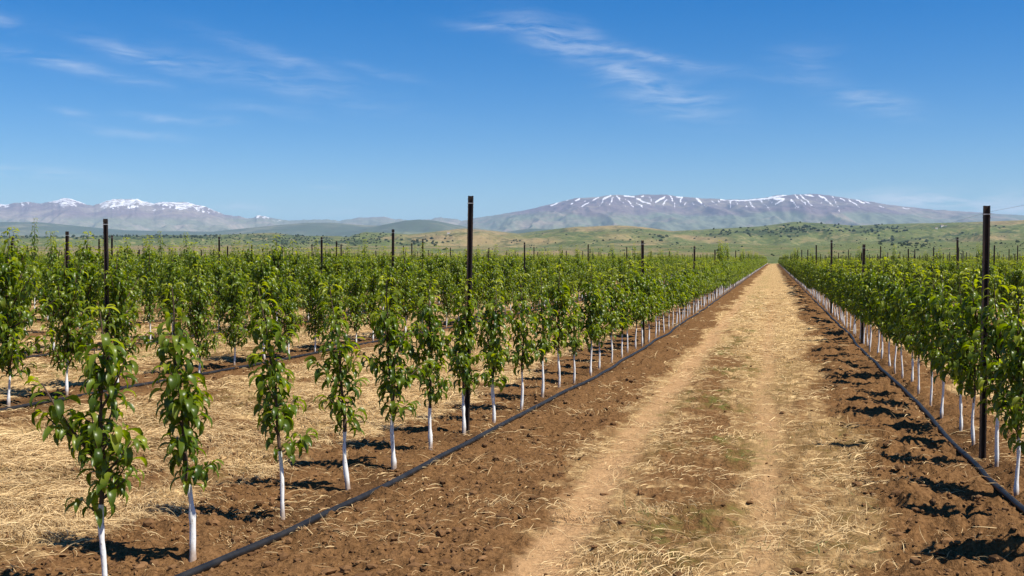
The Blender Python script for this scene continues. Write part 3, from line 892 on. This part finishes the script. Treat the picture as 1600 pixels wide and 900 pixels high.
def f1_attr(me, I):
    X, Y = I['XP'], I['fy']
    g = 0.15 * sm(900, 1300, X) - 0.05 * np.ones_like(X)
    b = 0.08 * np.exp(-((Y - 396) / 7) ** 2) + 0.06 * sm(700, 300, X) + (fbm(X / 45, Y / 2.5, 62, 3) - 0.5) * 0.5
    d = 0.10 * sm(700, 300, X) + (fbm(X / 22, Y / 1.8, 63, 3) - 0.5) * 0.35
    fattr(me, 'greenness', g); fattr(me, 'bare', b); fattr(me, 'darkness', d)
def f2_attr(me, I):
    X, Y = I['XP'], I['fy']
    n = (fbm(X / 60, Y / 6, 51, 3) - 0.5)
    g = 0.22 * np.exp(-((X - 1260) / 130) ** 2) * sm(375, 350, Y) + 0.12 * np.exp(-((X - 150) / 260) ** 2)
    b = 0.22 * np.exp(-((X - 720) / 110) ** 2) + 0.12 * np.exp(-((X - 1000) / 140) ** 2) + 0.15 * np.exp(-((X - 1560) / 60) ** 2)
    d = np.zeros_like(X)
    for (x0, y0, x1, y1, w, a) in ((1110, 367, 1150, 363, 4, .35), (1150, 364, 1260, 364, 5, .35), (1215, 352, 1290, 360, 5, .35), (1290, 352, 1420, 358, 3, .3),
                                   (1330, 363, 1375, 360, 3, .4), (0, 371, 330, 370, 2.5, .5), (300, 372, 470, 370, 8, .26), (440, 378, 660, 378, 7, .25), (1375, 376, 1450, 384, 6, .3),
                                   (1020, 368, 1045, 378, 5, .3)):
        d = np.maximum(d, a * np.exp(-(seg_d(X, Y, x0, y0, x1, y1) / w) ** 2))
    for (x0, y0, x1, y1) in ((1427, 373, 1456, 370), (1456, 370, 1498, 366), (1498, 366, 1537, 364.7), (1537, 364.7, 1577, 362.6), (1577, 362.6, 1620, 359)):
        d = np.maximum(d, 0.7 * np.exp(-(seg_d(X, Y, x0, y0, x1, y1) / 0.9) ** 2))
    fattr(me, 'greenness', g + n * 0.5 + 0.04); fattr(me, 'bare', b); fattr(me, 'darkness', d + (fbm(X / 16, Y / 2.5, 53, 4) - 0.5) * 0.5)

F1 = ridge('pasture_slope', 395, 1000, 1500, [(-420, 386), (0, 385), (300, 383), (540, 384), (700, 384), (830, 387), (1000, 383), (1120, 381), (1240, 384), (1350, 378), (1450, 380), (1600, 374), (2020, 372)],
           500, 90, M_F1, 61, 6.0, (90., 160.), extra=f1_attr)
F2 = ridge('grassy_hills', 950, 2300, 3200, [(-420, 369), (0, 369), (120, 370), (250, 369), (330, 369), (390, 366), (430, 365), (480, 370), (540, 371), (570, 364), (600, 365), (640, 368), (690, 362), (725, 357),
           (770, 361), (810, 365), (850, 361), (900, 355), (960, 352), (1000, 355), (1050, 362), (1110, 358), (1165, 355), (1200, 353), (1240, 347), (1275, 349), (1330, 353), (1400, 350), (1450, 349), (1520, 347), (1600, 344), (2020, 340)],
           900, 130, M_F2, 67, 44.0, (150., 260.), jag=0.02, extra=f2_attr)

def mat_mount(name, low, high, accent, k=2.6):
    t = NT(name); v = t.coords()
    a = t.noise(v, 0.0011, 6, 0.62, 0.6); b = t.noise(v, 0.006, 5, 0.65)
    hi, sn = t.attr('upper'), t.attr('snow')
    c = t.mix(t.ramp(t.math('ADD', hi, t.math('MULTIPLY', t.math('SUBTRACT', a, 0.5), 0.6)), 0.35, 0.75), low, high)
    c = t.mix(t.ramp(t.math('ADD', t.math('MULTIPLY', a, 0.6), t.math('MULTIPLY', b, 0.4)), 0.47, 0.60, 0, 0.85), c, accent)
    sv = t.coords((1, 1, 0.5)); fine = t.noise(sv, 0.016, 6, 0.7, 0.5)
    c = t.mix(t.ramp(fine, 0.40, 0.62, 0.0, 0.35), c, (0.09, 0.085, 0.075))
    c = t.mix(t.ramp(t.math('ADD', sn, t.math('MULTIPLY', t.math('SUBTRACT', fine, 0.5), k)), 0.40, 0.95, 0, 0.92), c, (0.84, 0.82, 0.83))
    return t.done(t.bsdf(c, 0.95, 0.1, t.bump(b, 0.6, 8.0)))
M_BIG = mat_mount('bare_mountain', (0.17, 0.185, 0.12), (0.17, 0.125, 0.13), (0.27, 0.22, 0.17))
M_FAR = mat_mount('far_range_rock', (0.20, 0.205, 0.14), (0.21, 0.16, 0.16), (0.32, 0.27, 0.22), 6.5)
M_MID = mat_mount('wooded_hill', (0.14, 0.16, 0.08), (0.08, 0.10, 0.06), (0.20, 0.19, 0.12))

def S2(l): return [(820 + a / 5.333, 290 + b / 5.333, 820 + c / 5.333, 290 + d / 5.333, w / 5.333) for a, b, c, d, w in l]
def S3(l): return [(1100 + a / 6.4, 290 + b / 6.4, 1100 + c / 6.4, 290 + d / 6.4, w / 6.4) for a, b, c, d, w in l]
STREAKS = S2([(330, 120, 215, 170, 9), (370, 118, 345, 125, 10), (460, 112, 415, 132, 10), (620, 95, 565, 128, 9), (530, 143, 470, 180, 9), (505, 130, 500, 132, 9), (390, 152, 385, 156, 9),
    (715, 80, 650, 115, 13), (650, 115, 630, 158, 11), (735, 100, 725, 120, 13), (725, 120, 705, 155, 11), (765, 85, 790, 120, 11), (830, 88, 915, 95, 10), (838, 115, 838, 116, 9), (820, 142, 821, 144, 8),
    (840, 172, 841, 173, 7), (865, 128, 900, 180, 10), (930, 110, 1050, 160, 11), (930, 145, 978, 178, 8), (995, 85, 970, 95, 9), (1035, 95, 1050, 135, 9), (1170, 90, 1090, 142, 13), (1185, 118, 1150, 160, 12),
    (1210, 80, 1230, 128, 13), (1270, 95, 1315, 100, 11), (1310, 105, 1290, 135, 11), (1250, 145, 1245, 190, 8), (1345, 140, 1335, 158, 9), (1395, 140, 1410, 158, 9), (1425, 108, 1470, 145, 13), (1490, 160, 1510, 180, 8),
    (620, 170, 621, 171, 8)]) + S3([(70, 160, 130, 200, 9), (0, 195, 25, 218, 9), (135, 150, 165, 175, 13), (160, 145, 400, 150, 9), (400, 150, 650, 125, 13), (650, 120, 830, 95, 15), (700, 130, 790, 140, 22),
    (720, 180, 780, 150, 14), (640, 140, 690, 185, 9), (260, 155, 260, 210, 13), (305, 150, 325, 180, 9), (455, 160, 495, 225, 12), (545, 140, 650, 235, 10), (420, 210, 424, 212, 13), (860, 140, 945, 220, 12),
    (890, 90, 1020, 190, 12), (960, 95, 1075, 200, 12), (1000, 85, 1090, 110, 13), (1150, 95, 1290, 205, 13), (1280, 110, 1355, 250, 8), (1125, 140, 1127, 142, 9), (1170, 170, 1174, 172, 11), (1210, 200, 1212, 201, 8),
    (1030, 212, 1034, 214, 9), (905, 220, 906, 221, 8), (780, 230, 782, 231, 8), (1430, 130, 1550, 220, 10), (1500, 135, 1600, 180, 10), (1350, 125, 1400, 150, 9), (1430, 180, 1432, 181, 7), (1600, 165, 1670, 185, 8), (1740, 195, 1790, 222, 6), (1980, 218, 2060, 238, 7)])
def big_attr(me, I):
    X, Y = I['XP'], I['fy']
    jx = (fbm(X / 7, Y / 5, 71, 3) - 0.5) * 5; jy = (fbm(X / 7, Y / 5, 72, 3) - 0.5) * 3.5
    sn = np.zeros_like(X)
    for (x0, y0, x1, y1, w) in STREAKS:
        d = seg_d(X + jx, Y + jy, x0, y0, x1, y1)
        sn = np.maximum(sn, 1 - sm(w * 0.35, w * 0.8, d))
    sn = sn - 0.5 * (sn < 0.02)
    fattr(me, 'snow', sn); fattr(me, 'upper', sm(352, 318, Y + (fbm(X / 40, Y / 12, 73, 3) - 0.5) * 16))
def far_attr(me, I):
    X, Y = I['XP'], I['fy']
    n = 0.5 * fbm(X / 9, Y / 5, 81, 4) + 0.5 * fbm(X / 3, Y / 3.5, 84, 3); rg = I['rg']
    line = np.interp(X, [0, 40, 80, 110, 150, 160, 200, 240, 300, 330, 360, 395, 402, 440, 450], [317, 320, 320, 326, 321, 325, 327, 326, 325, 324, 316, 330, 345, 345, 330])
    sn = sm(2, -2, Y - line - 1.5 + (n - 0.5) * 34 + (rg - 0.72) * 26 + 0.5)
    sn = np.where(X > 460, 0, sn) * 0.8 - 0.6 * (sn < 0.02)
    fattr(me, 'snow', sn); fattr(me, 'upper', sm(362, 322, Y))
def mid_attr(me, I):
    fattr(me, 'snow', np.zeros_like(I['XP']) - 2); fattr(me, 'upper', sm(0.3, 0.9, I['up']))

ridge('left_range', 5200, 10000, 11500, [(-420, 322), (-100, 318), (0, 320), (35, 317), (48, 316), (65, 319), (85, 314), (107, 309.5), (118, 313), (133, 318), (148, 321), (160, 318), (178, 311.5), (195, 312.5), (215, 310), (228, 315), (240, 318),
      (258, 315.5), (275, 318), (294, 315.5), (310, 320), (325, 324), (350, 334), (380, 340), (395, 341), (402, 337.5), (432, 343), (470, 345), (505, 342.5), (530, 344), (560, 341), (600, 339.5), (640, 345), (690, 340.5), (725, 345), (800, 350), (2020, 352)],
      1400, 150, M_FAR, 83, 240.0, (560., 2000.), jag=0.05, p=1.6, extra=far_attr, jagpx=5.0)
ridge('blue_foothill', 3500, 6000, 6800, [(-420, 348), (0, 347), (60, 347), (130, 354), (200, 360), (330, 362), (420, 353), (480, 348), (520, 348), (570, 352), (640, 353), (700, 356), (760, 364), (1000, 380), (2020, 385)],
      500, 80, M_MID, 87, 75.0, (420., 900.), extra=mid_attr)
ridge('snow_mountain', 5200, 9500, 11800, [(-420, 380), (500, 372), (600, 362), (680, 354), (740, 341), (780, 336), (820, 329), (850, 322), (872, 316), (900, 310), (930, 308), (954, 304.5), (990, 306), (1005, 304.5), (1040, 304.5), (1060, 307), (1100, 310), (1130, 311.5), (1160, 312),
      (1190, 310), (1215, 305.5), (1240, 304.5), (1265, 303), (1290, 305), (1320, 309), (1350, 314), (1380, 319), (1420, 324), (1460, 328), (1520, 332), (1600, 337), (1800, 350), (2020, 365)],
      1400, 150, M_BIG, 91, 170.0, (420., 1700.), jag=0.03, p=1.15, extra=big_attr, jagpx=2.0)
ridge('dark_hill', 3300, 5200, 6000, [(-420, 395), (420, 372), (500, 366), (560, 360), (600, 351), (635, 344.5), (655, 343), (680, 345), (710, 351), (740, 356), (790, 362), (830, 357), (860, 358), (900, 366), (1000, 385), (2020, 392)],
      600, 80, M_MID, 95, 70.0, (300., 700.), extra=mid_attr)

# ------------------------------------------------------------------ shrubs on the hills
def surf_at(I, x, y):
    """first hill surface that projects to photo pixel (x, y)"""
    j = int(np.argmin(np.abs(I['x'] - x)))
    col = I['fy'][:, j]
    ok = np.where(col <= y)[0]
    if len(ok) == 0: return None
    i = ok[0]; D = I['D'][i]; h = I['h'][i, j]
    lat = (x - 800) / F * D
    p = FWD * D + RGT * lat
    return p[0], p[1], h, D
def shrub_mesh(seed):
    rg = np.random.default_rng(seed)
    n = 420
    d = rg.normal(0, 1, (n, 3)); d /= np.linalg.norm(d, axis=1)[:, None]
    lob = rg.normal(0, 0.35, (6, 3)) * np.array([1.2, 1.2, 0.5])
    c = lob[rg.integers(0, 6, n)] + d * rg.uniform(0.35, 0.62, (n, 1)); c[:, 2] = np.abs(c[:, 2] + 0.45)
    a = rg.normal(0, 1, (n, 3)); a /= np.linalg.norm(a, axis=1)[:, None]
    b = np.cross(a, d); b /= np.linalg.norm(b, axis=1)[:, None] + 1e-6
    s = rg.uniform(0.08, 0.17, (n, 1))
    V = np.stack([c - a * s, c - b * s, c + a * s, c + b * s], 1).reshape(-1, 3)
    me = mesh_np('hill_shrub', V, np.arange(n * 4).reshape(-1, 4), [M_SHRUB])
    fattr(me, 'tint', np.repeat(rg.random(n), 4)); return me
SH = [shrub_mesh(s) for s in range(5)]
spots = [(1001, 359, 5), (995, 364, 5), (998, 371, 4), (965, 361, 4), (885, 366, 4), (848, 364, 3), (1015, 366, 6), (1022, 367, 6), (1030, 370, 8), (1036, 374, 9), (1033, 378, 8), (1041, 369, 7), (1020, 372, 5), (1085, 373, 5),
         (1058, 381, 6), (1050, 381, 5), (928, 377, 4), (942, 376, 5), (953, 376, 5), (972, 375, 4), (985, 376, 5), (1115, 358, 5), (1141, 361, 5), (1157, 357, 5), (1167, 360, 5), (1195, 353, 4), (1199, 357, 4), (1250, 347, 4),
         (1224, 353, 6), (1236, 356, 8), (1243, 358, 8), (1230, 351, 5), (1255, 357, 7), (1264, 355, 7), (1268, 359, 7), (1278, 362, 6), (1294, 362, 6), (1311, 361, 7), (1317, 362, 6), (1326, 360, 6), (1333, 361, 7), (1347, 355, 5),
         (1125, 366, 6), (1131, 367, 6), (1137, 366, 5), (1141, 364, 5), (1116, 372, 5), (1107, 373, 5), (1172, 371, 7), (1190, 370, 6), (1134, 376, 4), (1148, 379, 5), (1159, 385, 5), (1220, 370, 5), (1232, 371, 7), (1235, 375, 5), (1213, 367, 5), (1206, 363, 5),
         (1379, 358, 6), (1362, 361, 6), (1400, 363, 7), (1405, 362, 6), (1503, 365, 5), (1367, 366, 6), (1357, 367, 6), (1347, 368, 6), (1374, 378, 5), (1381, 377, 6), (1388, 376, 6), (1396, 376, 6), (1412, 382, 8), (1420, 383, 8), (1432, 381, 9), (1440, 384, 9), (1447, 382, 7),
         (682, 367, 4), (704, 370, 5), (697, 369, 4), (675, 380, 7), (700, 378, 6), (708, 378, 6), (806, 377, 4), (812, 379, 5), (573, 361, 4), (595, 366, 5), (604, 367, 5), (612, 367, 5), (627, 368, 4), (665, 369, 3),
         (1221, 387, 4), (1205, 398, 5), (1209, 399, 5), (1154, 391, 5), (1568, 355, 5), (1560, 356, 5), (1555, 352, 6), (1590, 378, 8), (1556, 380, 7), (1565, 380, 7), (1120, 391, 5)]
def put_shrub(x, y, wpx, name, mesh=None):
    q = surf_at(F1, x, y) or surf_at(F2, x, y)
    if q is None: return None
    X0, Y0, h, D = q
    o = link(name, mesh or random.choice(SH)); r = wpx / F * D * 0.55
    o.location = (X0, Y0, h - 0.15 * r); o.scale = (r, r, r * random.uniform(0.75, 1.05)); o.rotation_euler = (0, 0, random.uniform(0, 6.28))
    return o
for (x, y, w) in spots:
    o = put_shrub(x, y + 1, w * random.uniform(0.55, 0.9), 'hill_shrub')
    if o:
        side = 'left' if x < 900 else ('right' if x > 1300 else 'middle')
        nm = {'left': 'on the left slopes beyond the orchard', 'right': 'on the right slopes beyond the orchard', 'middle': 'on the slopes beyond the end of the track'}[side]
        tag(o, 'small round dark green shrub dotted ' + nm, 'shrub', 'shrubs ' + nm)
# wooded belts: one mass
pts, sc_, ix = [], [], []
sc_coll = bpy.data.collections.new('scrub_kinds')
for s, me in enumerate(SH): sc_coll.objects.link(bpy.data.objects.new('scrub_kind_' + 'abcde'[s], me))
for (x0, y0, x1, y1, w, n, r) in ((-40, 371, 340, 370, 1.2, 260, 4), (120, 373, 330, 371, 1, 60, 4), (300, 374, 480, 371, 6, 420, 2.6), (430, 380, 600, 377, 6, 520, 3), (600, 380, 700, 380, 4, 60, 5), (1150, 363, 1260, 364, 3, 70, 4), (1215, 353, 1300, 360, 4, 70, 4),
                                  (1300, 354, 1420, 358, 3, 60, 4), (1370, 377, 1450, 384, 4, 60, 5), (0, 386, 500, 388, 6, 300, 2.2), (700, 392, 1100, 388, 7, 240, 2.4), (1300, 386, 1600, 384, 9, 260, 2.4), (1100, 366, 1150, 363, 2, 30, 4), (1330, 364, 1375, 361, 2, 26, 4)):
    for _ in range(n // 2):
        t = random.random(); x = x0 + (x1 - x0) * t; y = y0 + (y1 - y0) * t + random.gauss(0, w) 
        q = surf_at(F1, x, y) or surf_at(F2, x, y)
        if q is None: continue
        pts.append((q[0], q[1], q[2])); sc_.append(r * random.uniform(0.5, 1.1) / F * q[3] * 0.55); ix.append(random.randrange(5))
o = scatter_gn('scrub', pts, RNG.uniform(0, 6.28, len(pts)), sc_, ix, sc_coll); tag(o, kind='stuff')

# ------------------------------------------------------------------ farm sheds, stones and bank far off
M_WALL = mat_simple('pale_render', (0.55, 0.52, 0.47), (0.72, 0.69, 0.64), 0.6, 0.9, 0.1)
M_ROOF = mat_simple('faded_roof', (0.30, 0.20, 0.16), (0.42, 0.30, 0.24), 0.8, 0.9, 0.1)
M_STONE = mat_simple('pale_fieldstone', (0.28, 0.23, 0.20), (0.46, 0.39, 0.35), 0.7, 0.95, 0.1)
M_EARTH = mat_simple('dark_bank_earth', (0.045, 0.032, 0.026), (0.10, 0.07, 0.05), 0.5, 0.95, 0.1)
def boxv(x0, x1, y0, y1, z0, z1): return [[x0, y0, z0], [x1, y0, z0], [x1, y1, z0], [x0, y1, z0], [x0, y0, z1], [x1, y0, z1], [x1, y1, z1], [x0, y1, z1]]
BF = [[0, 1, 5, 4], [1, 2, 6, 5], [2, 3, 7, 6], [3, 0, 4, 7], [4, 5, 6, 7], [3, 2, 1, 0]]
def shed(x, y, wpx, lab, rz):
    q = surf_at(F2, x, y)
    if q is None: return
    X0, Y0, h, D = q; L = wpx / F * D; W = L * 0.55; HH = L * 0.3
    e = bpy.data.objects.new('farm_shed', None); COL.objects.link(e); e.location = (X0, Y0, h); e.rotation_euler = (0, 0, TH + rz)
    link('wall', mesh_np('wall', boxv(-L/2, L/2, -W/2, W/2, -2, HH), BF, [M_WALL], smooth=False), e)
    V = [[-L*.54, -W*.58, HH], [L*.54, -W*.58, HH], [L*.54, W*.58, HH], [-L*.54, W*.58, HH], [-L*.54, 0, HH*1.6], [L*.54, 0, HH*1.6], [-L*.54, -W*.58, HH+.2], [L*.54, -W*.58, HH+.2], [L*.54, W*.58, HH+.2], [-L*.54, W*.58, HH+.2]]
    link('roof', mesh_np('roof', V, [[6, 7, 5, 4], [8, 9, 4, 5], [0, 1, 7, 6], [2, 3, 9, 8], [1, 2, 8, 7], [3, 0, 6, 9], [6, 4, 4, 9], [7, 8, 5, 5]][:6] + [[3, 2, 1, 0]], [M_ROOF], smooth=False), e)
    tag(e, lab, 'shed')
shed(1471, 356, 5, 'larger pale farm shed on the right hillside, left of the dark post', 0.3)
shed(1477, 354.5, 3.5, 'smaller pale farm shed just right of the larger one on the right hillside', -0.4)
shed(1462, 358, 4, 'low pale farm shed left of the larger one on the right hillside', 0.1)
shed(701, 366, 5, 'lone pale hut on the brown hill just left of the nearest post', 0.2)

def lump(name, L, W, Hh, seed, mat):
    nu, nv = 30, 12
    U, Vv = np.meshgrid(np.linspace(0, 2 * math.pi, nu, endpoint=False), np.linspace(0, 1, nv))
    rr = np.cos(Vv * math.pi / 2); zz = np.sin(Vv * math.pi / 2)
    nz = 1 + 0.7 * (fbm(np.cos(U) * 3 + Vv * 2 + 9, np.sin(U) * 3 + Vv * 3 + 9, seed, 4) - 0.5)
    P = np.stack([np.cos(U) * rr * L / 2 * nz, np.sin(U) * rr * W / 2 * nz, zz * Hh * nz - 0.3], -1).reshape(-1, 3)
    i = np.arange(nv - 1)[:, None]; j = np.arange(nu)[None, :]; jn = (j + 1) % nu
    fc = np.stack([i * nu + j, i * nu + jn, (i + 1) * nu + jn, (i + 1) * nu + j], -1).reshape(-1, 4)
    return link(name, mesh_np(name, P, fc, [mat], smooth=False))
D = 385.
def place(o, x, D, rz=0):
    p = FWD * D + RGT * ((x - 800) / F * D); o.location = (p[0], p[1], 0); o.rotation_euler = (0, 0, TH + rz)
o = lump('stone_heap', 4.2, 3, 1.7, 5, M_STONE); place(o, 1191, D); tag(o, 'pale heap of stones at the far left end of the dirt track', 'stone heap')
o = lump('earth_bank', 5.2, 2.2, 1.5, 8, M_EARTH); place(o, 1232, D, 0.25); tag(o, 'low dark earth bank at the far right end of the dirt track', 'bank')

# ------------------------------------------------------------------ haze
def haze():
    V = boxv(-24000, 24000, -17500, 22500, -4.5, 640)
    t = NT('valley_haze')
    p = t.new('ShaderNodeVolumePrincipled')
    p.inputs['Color'].default_value = (0.42, 0.68, 1.0, 1); p.inputs['Density'].default_value = 6.8e-5; p.inputs['Anisotropy'].default_value = 0.0
    t.lk(p.outputs[0], t.out.inputs['Volume'])
    o = link('haze', mesh_np('haze', V, [f[::-1] for f in BF][:0] + BF, [t.m], smooth=False)); tag(o, kind='stuff')
haze()

# ------------------------------------------------------------------ sun and sky
SUN_EL = R(56)
sd = Vector((0.975, -0.22, 0)).normalized()
sun_dir = Vector((sd.x * math.cos(SUN_EL), sd.y * math.cos(SUN_EL), math.sin(SUN_EL)))
sl = bpy.data.lights.new('sun', 'SUN'); sl.energy = 5.0; sl.angle = R(0.53); sl.color = (1.0, 0.95, 0.85)
so = bpy.data.objects.new('sun', sl); COL.objects.link(so)
so.rotation_euler = sun_dir.to_track_quat('Z', 'Y').to_euler(); so.location = (30, -10, 60)

w = bpy.data.worlds.new('World'); scene.world = w; w.use_nodes = True
wt = w.node_tree; wn = wt.nodes; wn.clear()
def W(typ, **kw):
    nd = wn.new(typ)
    for k, v in kw.items(): setattr(nd, k, v)
    return nd
sky = W('ShaderNodeTexSky', sky_type='NISHITA'); sky.sun_disc = False; sky.sun_elevation = SUN_EL; sky.sun_rotation = math.atan2(sd.x, sd.y)
sky.altitude = 1200; sky.air_density = 1.0; sky.dust_density = 0.25; sky.ozone_density = 3.0
def wmath(op, a, b=None, clamp=False):
    nd = W('ShaderNodeMath', operation=op, use_clamp=clamp)
    for i, v in enumerate((a, b)):
        if v is None: continue
        if isinstance(v, (int, float)): nd.inputs[i].default_value = v
        else: wt.links.new(v, nd.inputs[i])
    return nd.outputs[0]
tc = W('ShaderNodeTexCoord'); sp = W('ShaderNodeSeparateXYZ'); wt.links.new(tc.outputs['Generated'], sp.inputs[0])
az = wmath('ARCTAN2', sp.outputs['X'], sp.outputs['Y'])           # radians, + to the right of the rows
el = wmath('ARCSINE', sp.outputs['Z'])
cb = W('ShaderNodeCombineXYZ'); wt.links.new(az, cb.inputs[0]); wt.links.new(el, cb.inputs[1])
# wisps are sheared by the wind: warp the coordinates a little
nz0 = W('ShaderNodeTexNoise'); nz0.inputs['Scale'].default_value = 14; nz0.inputs['Detail'].default_value = 3; wt.links.new(cb.outputs[0], nz0.inputs['Vector'])
vm = W('ShaderNodeVectorMath', operation='SUBTRACT'); wt.links.new(nz0.outputs['Color'], vm.inputs[0]); vm.inputs[1].default_value = (0.5, 0.5, 0.5)
vs = W('ShaderNodeVectorMath', operation='SCALE'); wt.links.new(vm.outputs[0], vs.inputs[0]); vs.inputs['Scale'].default_value = 0.018
va = W('ShaderNodeVectorMath', operation='ADD'); wt.links.new(cb.outputs[0], va.inputs[0]); wt.links.new(vs.outputs[0], va.inputs[1])
CLOUDS = [(865, 58, 68, 17, 16, .66), (915, 52, 26, 14, 30, .3), (1030, 90, 95, 7, 13, .6), (978, 112, 36, 12, 14, .75), (1050, 154, 66, 22, 15, .62), (1365, 157, 52, 13, 14, .55), (105, 102, 100, 7, 8, .6), (225, 90, 70, 8, 13, .45), (440, 92, 90, 9, 16, .45), (400, 122, 160, 15, 11, .32),
      (245, 186, 36, 5, 5, .65), (335, 191, 30, 5, 5, .6), (112, 177, 26, 4, 5, .5), (220, 212, 70, 5, 6, .35), (60, 273, 80, 6, 3, .65), (1480, 311, 120, 10, 1, 1.3), (1560, 324, 70, 8, 0, 1.1), (1415, 318, 60, 6, 3, 1.2), (380, 328, 40, 4, 3, .6), (540, 333, 45, 4, 2, .6), (510, 291, 22, 3, 3, .5),
      (1255, 92, 40, 18, 0, .22), (1250, 125, 34, 6, 0, .25), (415, 175, 70, 6, 5, .3), (3, 33, 22, 8, 10, .5), (755, 42, 45, 6, 6, .45), (600, 110, 60, 6, 12, .2)]
tot = None
for (cx, cy, a, b, ang, s) in CLOUDS:
    s *= 0.7 if cx < 700 else 0.72
    d = Vector(((cx - 800) / F, 1.0, (450 - cy) / F))
    d.rotate(Matrix.Rotation(-PITCH, 3, 'X')); d.rotate(Matrix.Rotation(TH, 3, 'Z')); d.normalize()
    mp = W('ShaderNodeMapping', vector_type='TEXTURE')
    mp.inputs['Location'].default_value = (math.atan2(d.x, d.y), math.asin(d.z), 0)
    mp.inputs['Rotation'].default_value = (0, 0, -R(ang)); mp.inputs['Scale'].default_value = (a / F * 1.15, b / F * 1.25, 1)
    wt.links.new(va.outputs[0], mp.inputs['Vector'])
    dt = W('ShaderNodeVectorMath', operation='DOT_PRODUCT'); wt.links.new(mp.outputs[0], dt.inputs[0]); wt.links.new(mp.outputs[0], dt.inputs[1])
    e = wmath('MULTIPLY', wmath('EXPONENT', wmath('MULTIPLY', dt.outputs['Value'], -1.0)), s)
    tot = e if tot is None else wmath('ADD', tot, e)
mp = W('ShaderNodeMapping'); mp.inputs['Rotation'].default_value = (0, 0, R(13)); mp.inputs['Scale'].default_value = (20, 125, 1); wt.links.new(va.outputs[0], mp.inputs['Vector'])
n1 = W('ShaderNodeTexNoise'); n1.inputs['Scale'].default_value = 1.0; n1.inputs['Detail'].default_value = 8; n1.inputs['Roughness'].default_value = 0.62; n1.inputs['Distortion'].default_value = 0.35
wt.links.new(mp.outputs[0], n1.inputs['Vector'])
mr = W('ShaderNodeMapRange'); wt.links.new(n1.outputs['Fac'], mr.inputs['Value']); mr.inputs['From Min'].default_value = 0.36; mr.inputs['From Max'].default_value = 0.72
fac = wmath('MULTIPLY', wmath('MULTIPLY', tot, mr.outputs['Result']), 0.9, clamp=True)
hs = W('ShaderNodeHueSaturation'); hs.inputs['Saturation'].default_value = 1.55; hs.inputs['Hue'].default_value = 0.509; wt.links.new(sky.outputs[0], hs.inputs['Color'])
mx = W('ShaderNodeMix', data_type='RGBA'); wt.links.new(fac, mx.inputs[0]); wt.links.new(hs.outputs[0], mx.inputs[6]); mx.inputs[7].default_value = (8.2, 8.4, 8.8, 1)
bg = W('ShaderNodeBackground'); bg.inputs['Strength'].default_value = 0.076; wt.links.new(mx.outputs[2], bg.inputs['Color'])
wo = W('ShaderNodeOutputWorld'); wt.links.new(bg.outputs[0], wo.inputs['Surface'])

# ------------------------------------------------------------------ render settings
scene.view_settings.view_transform = 'Standard'; scene.view_settings.look = 'None'
scene.view_settings.exposure = 0.66; scene.view_settings.gamma = 1.0
scene.render.engine = 'CYCLES'
scene.cycles.max_bounces = 5; scene.cycles.diffuse_bounces = 4; scene.cycles.glossy_bounces = 2; scene.cycles.transmission_bounces = 3
scene.cycles.volume_bounces = 0; scene.cycles.transparent_max_bounces = 4
scene.cycles.use_denoising = True
scene.cycles.caustics_reflective = False; scene.cycles.caustics_refractive = False
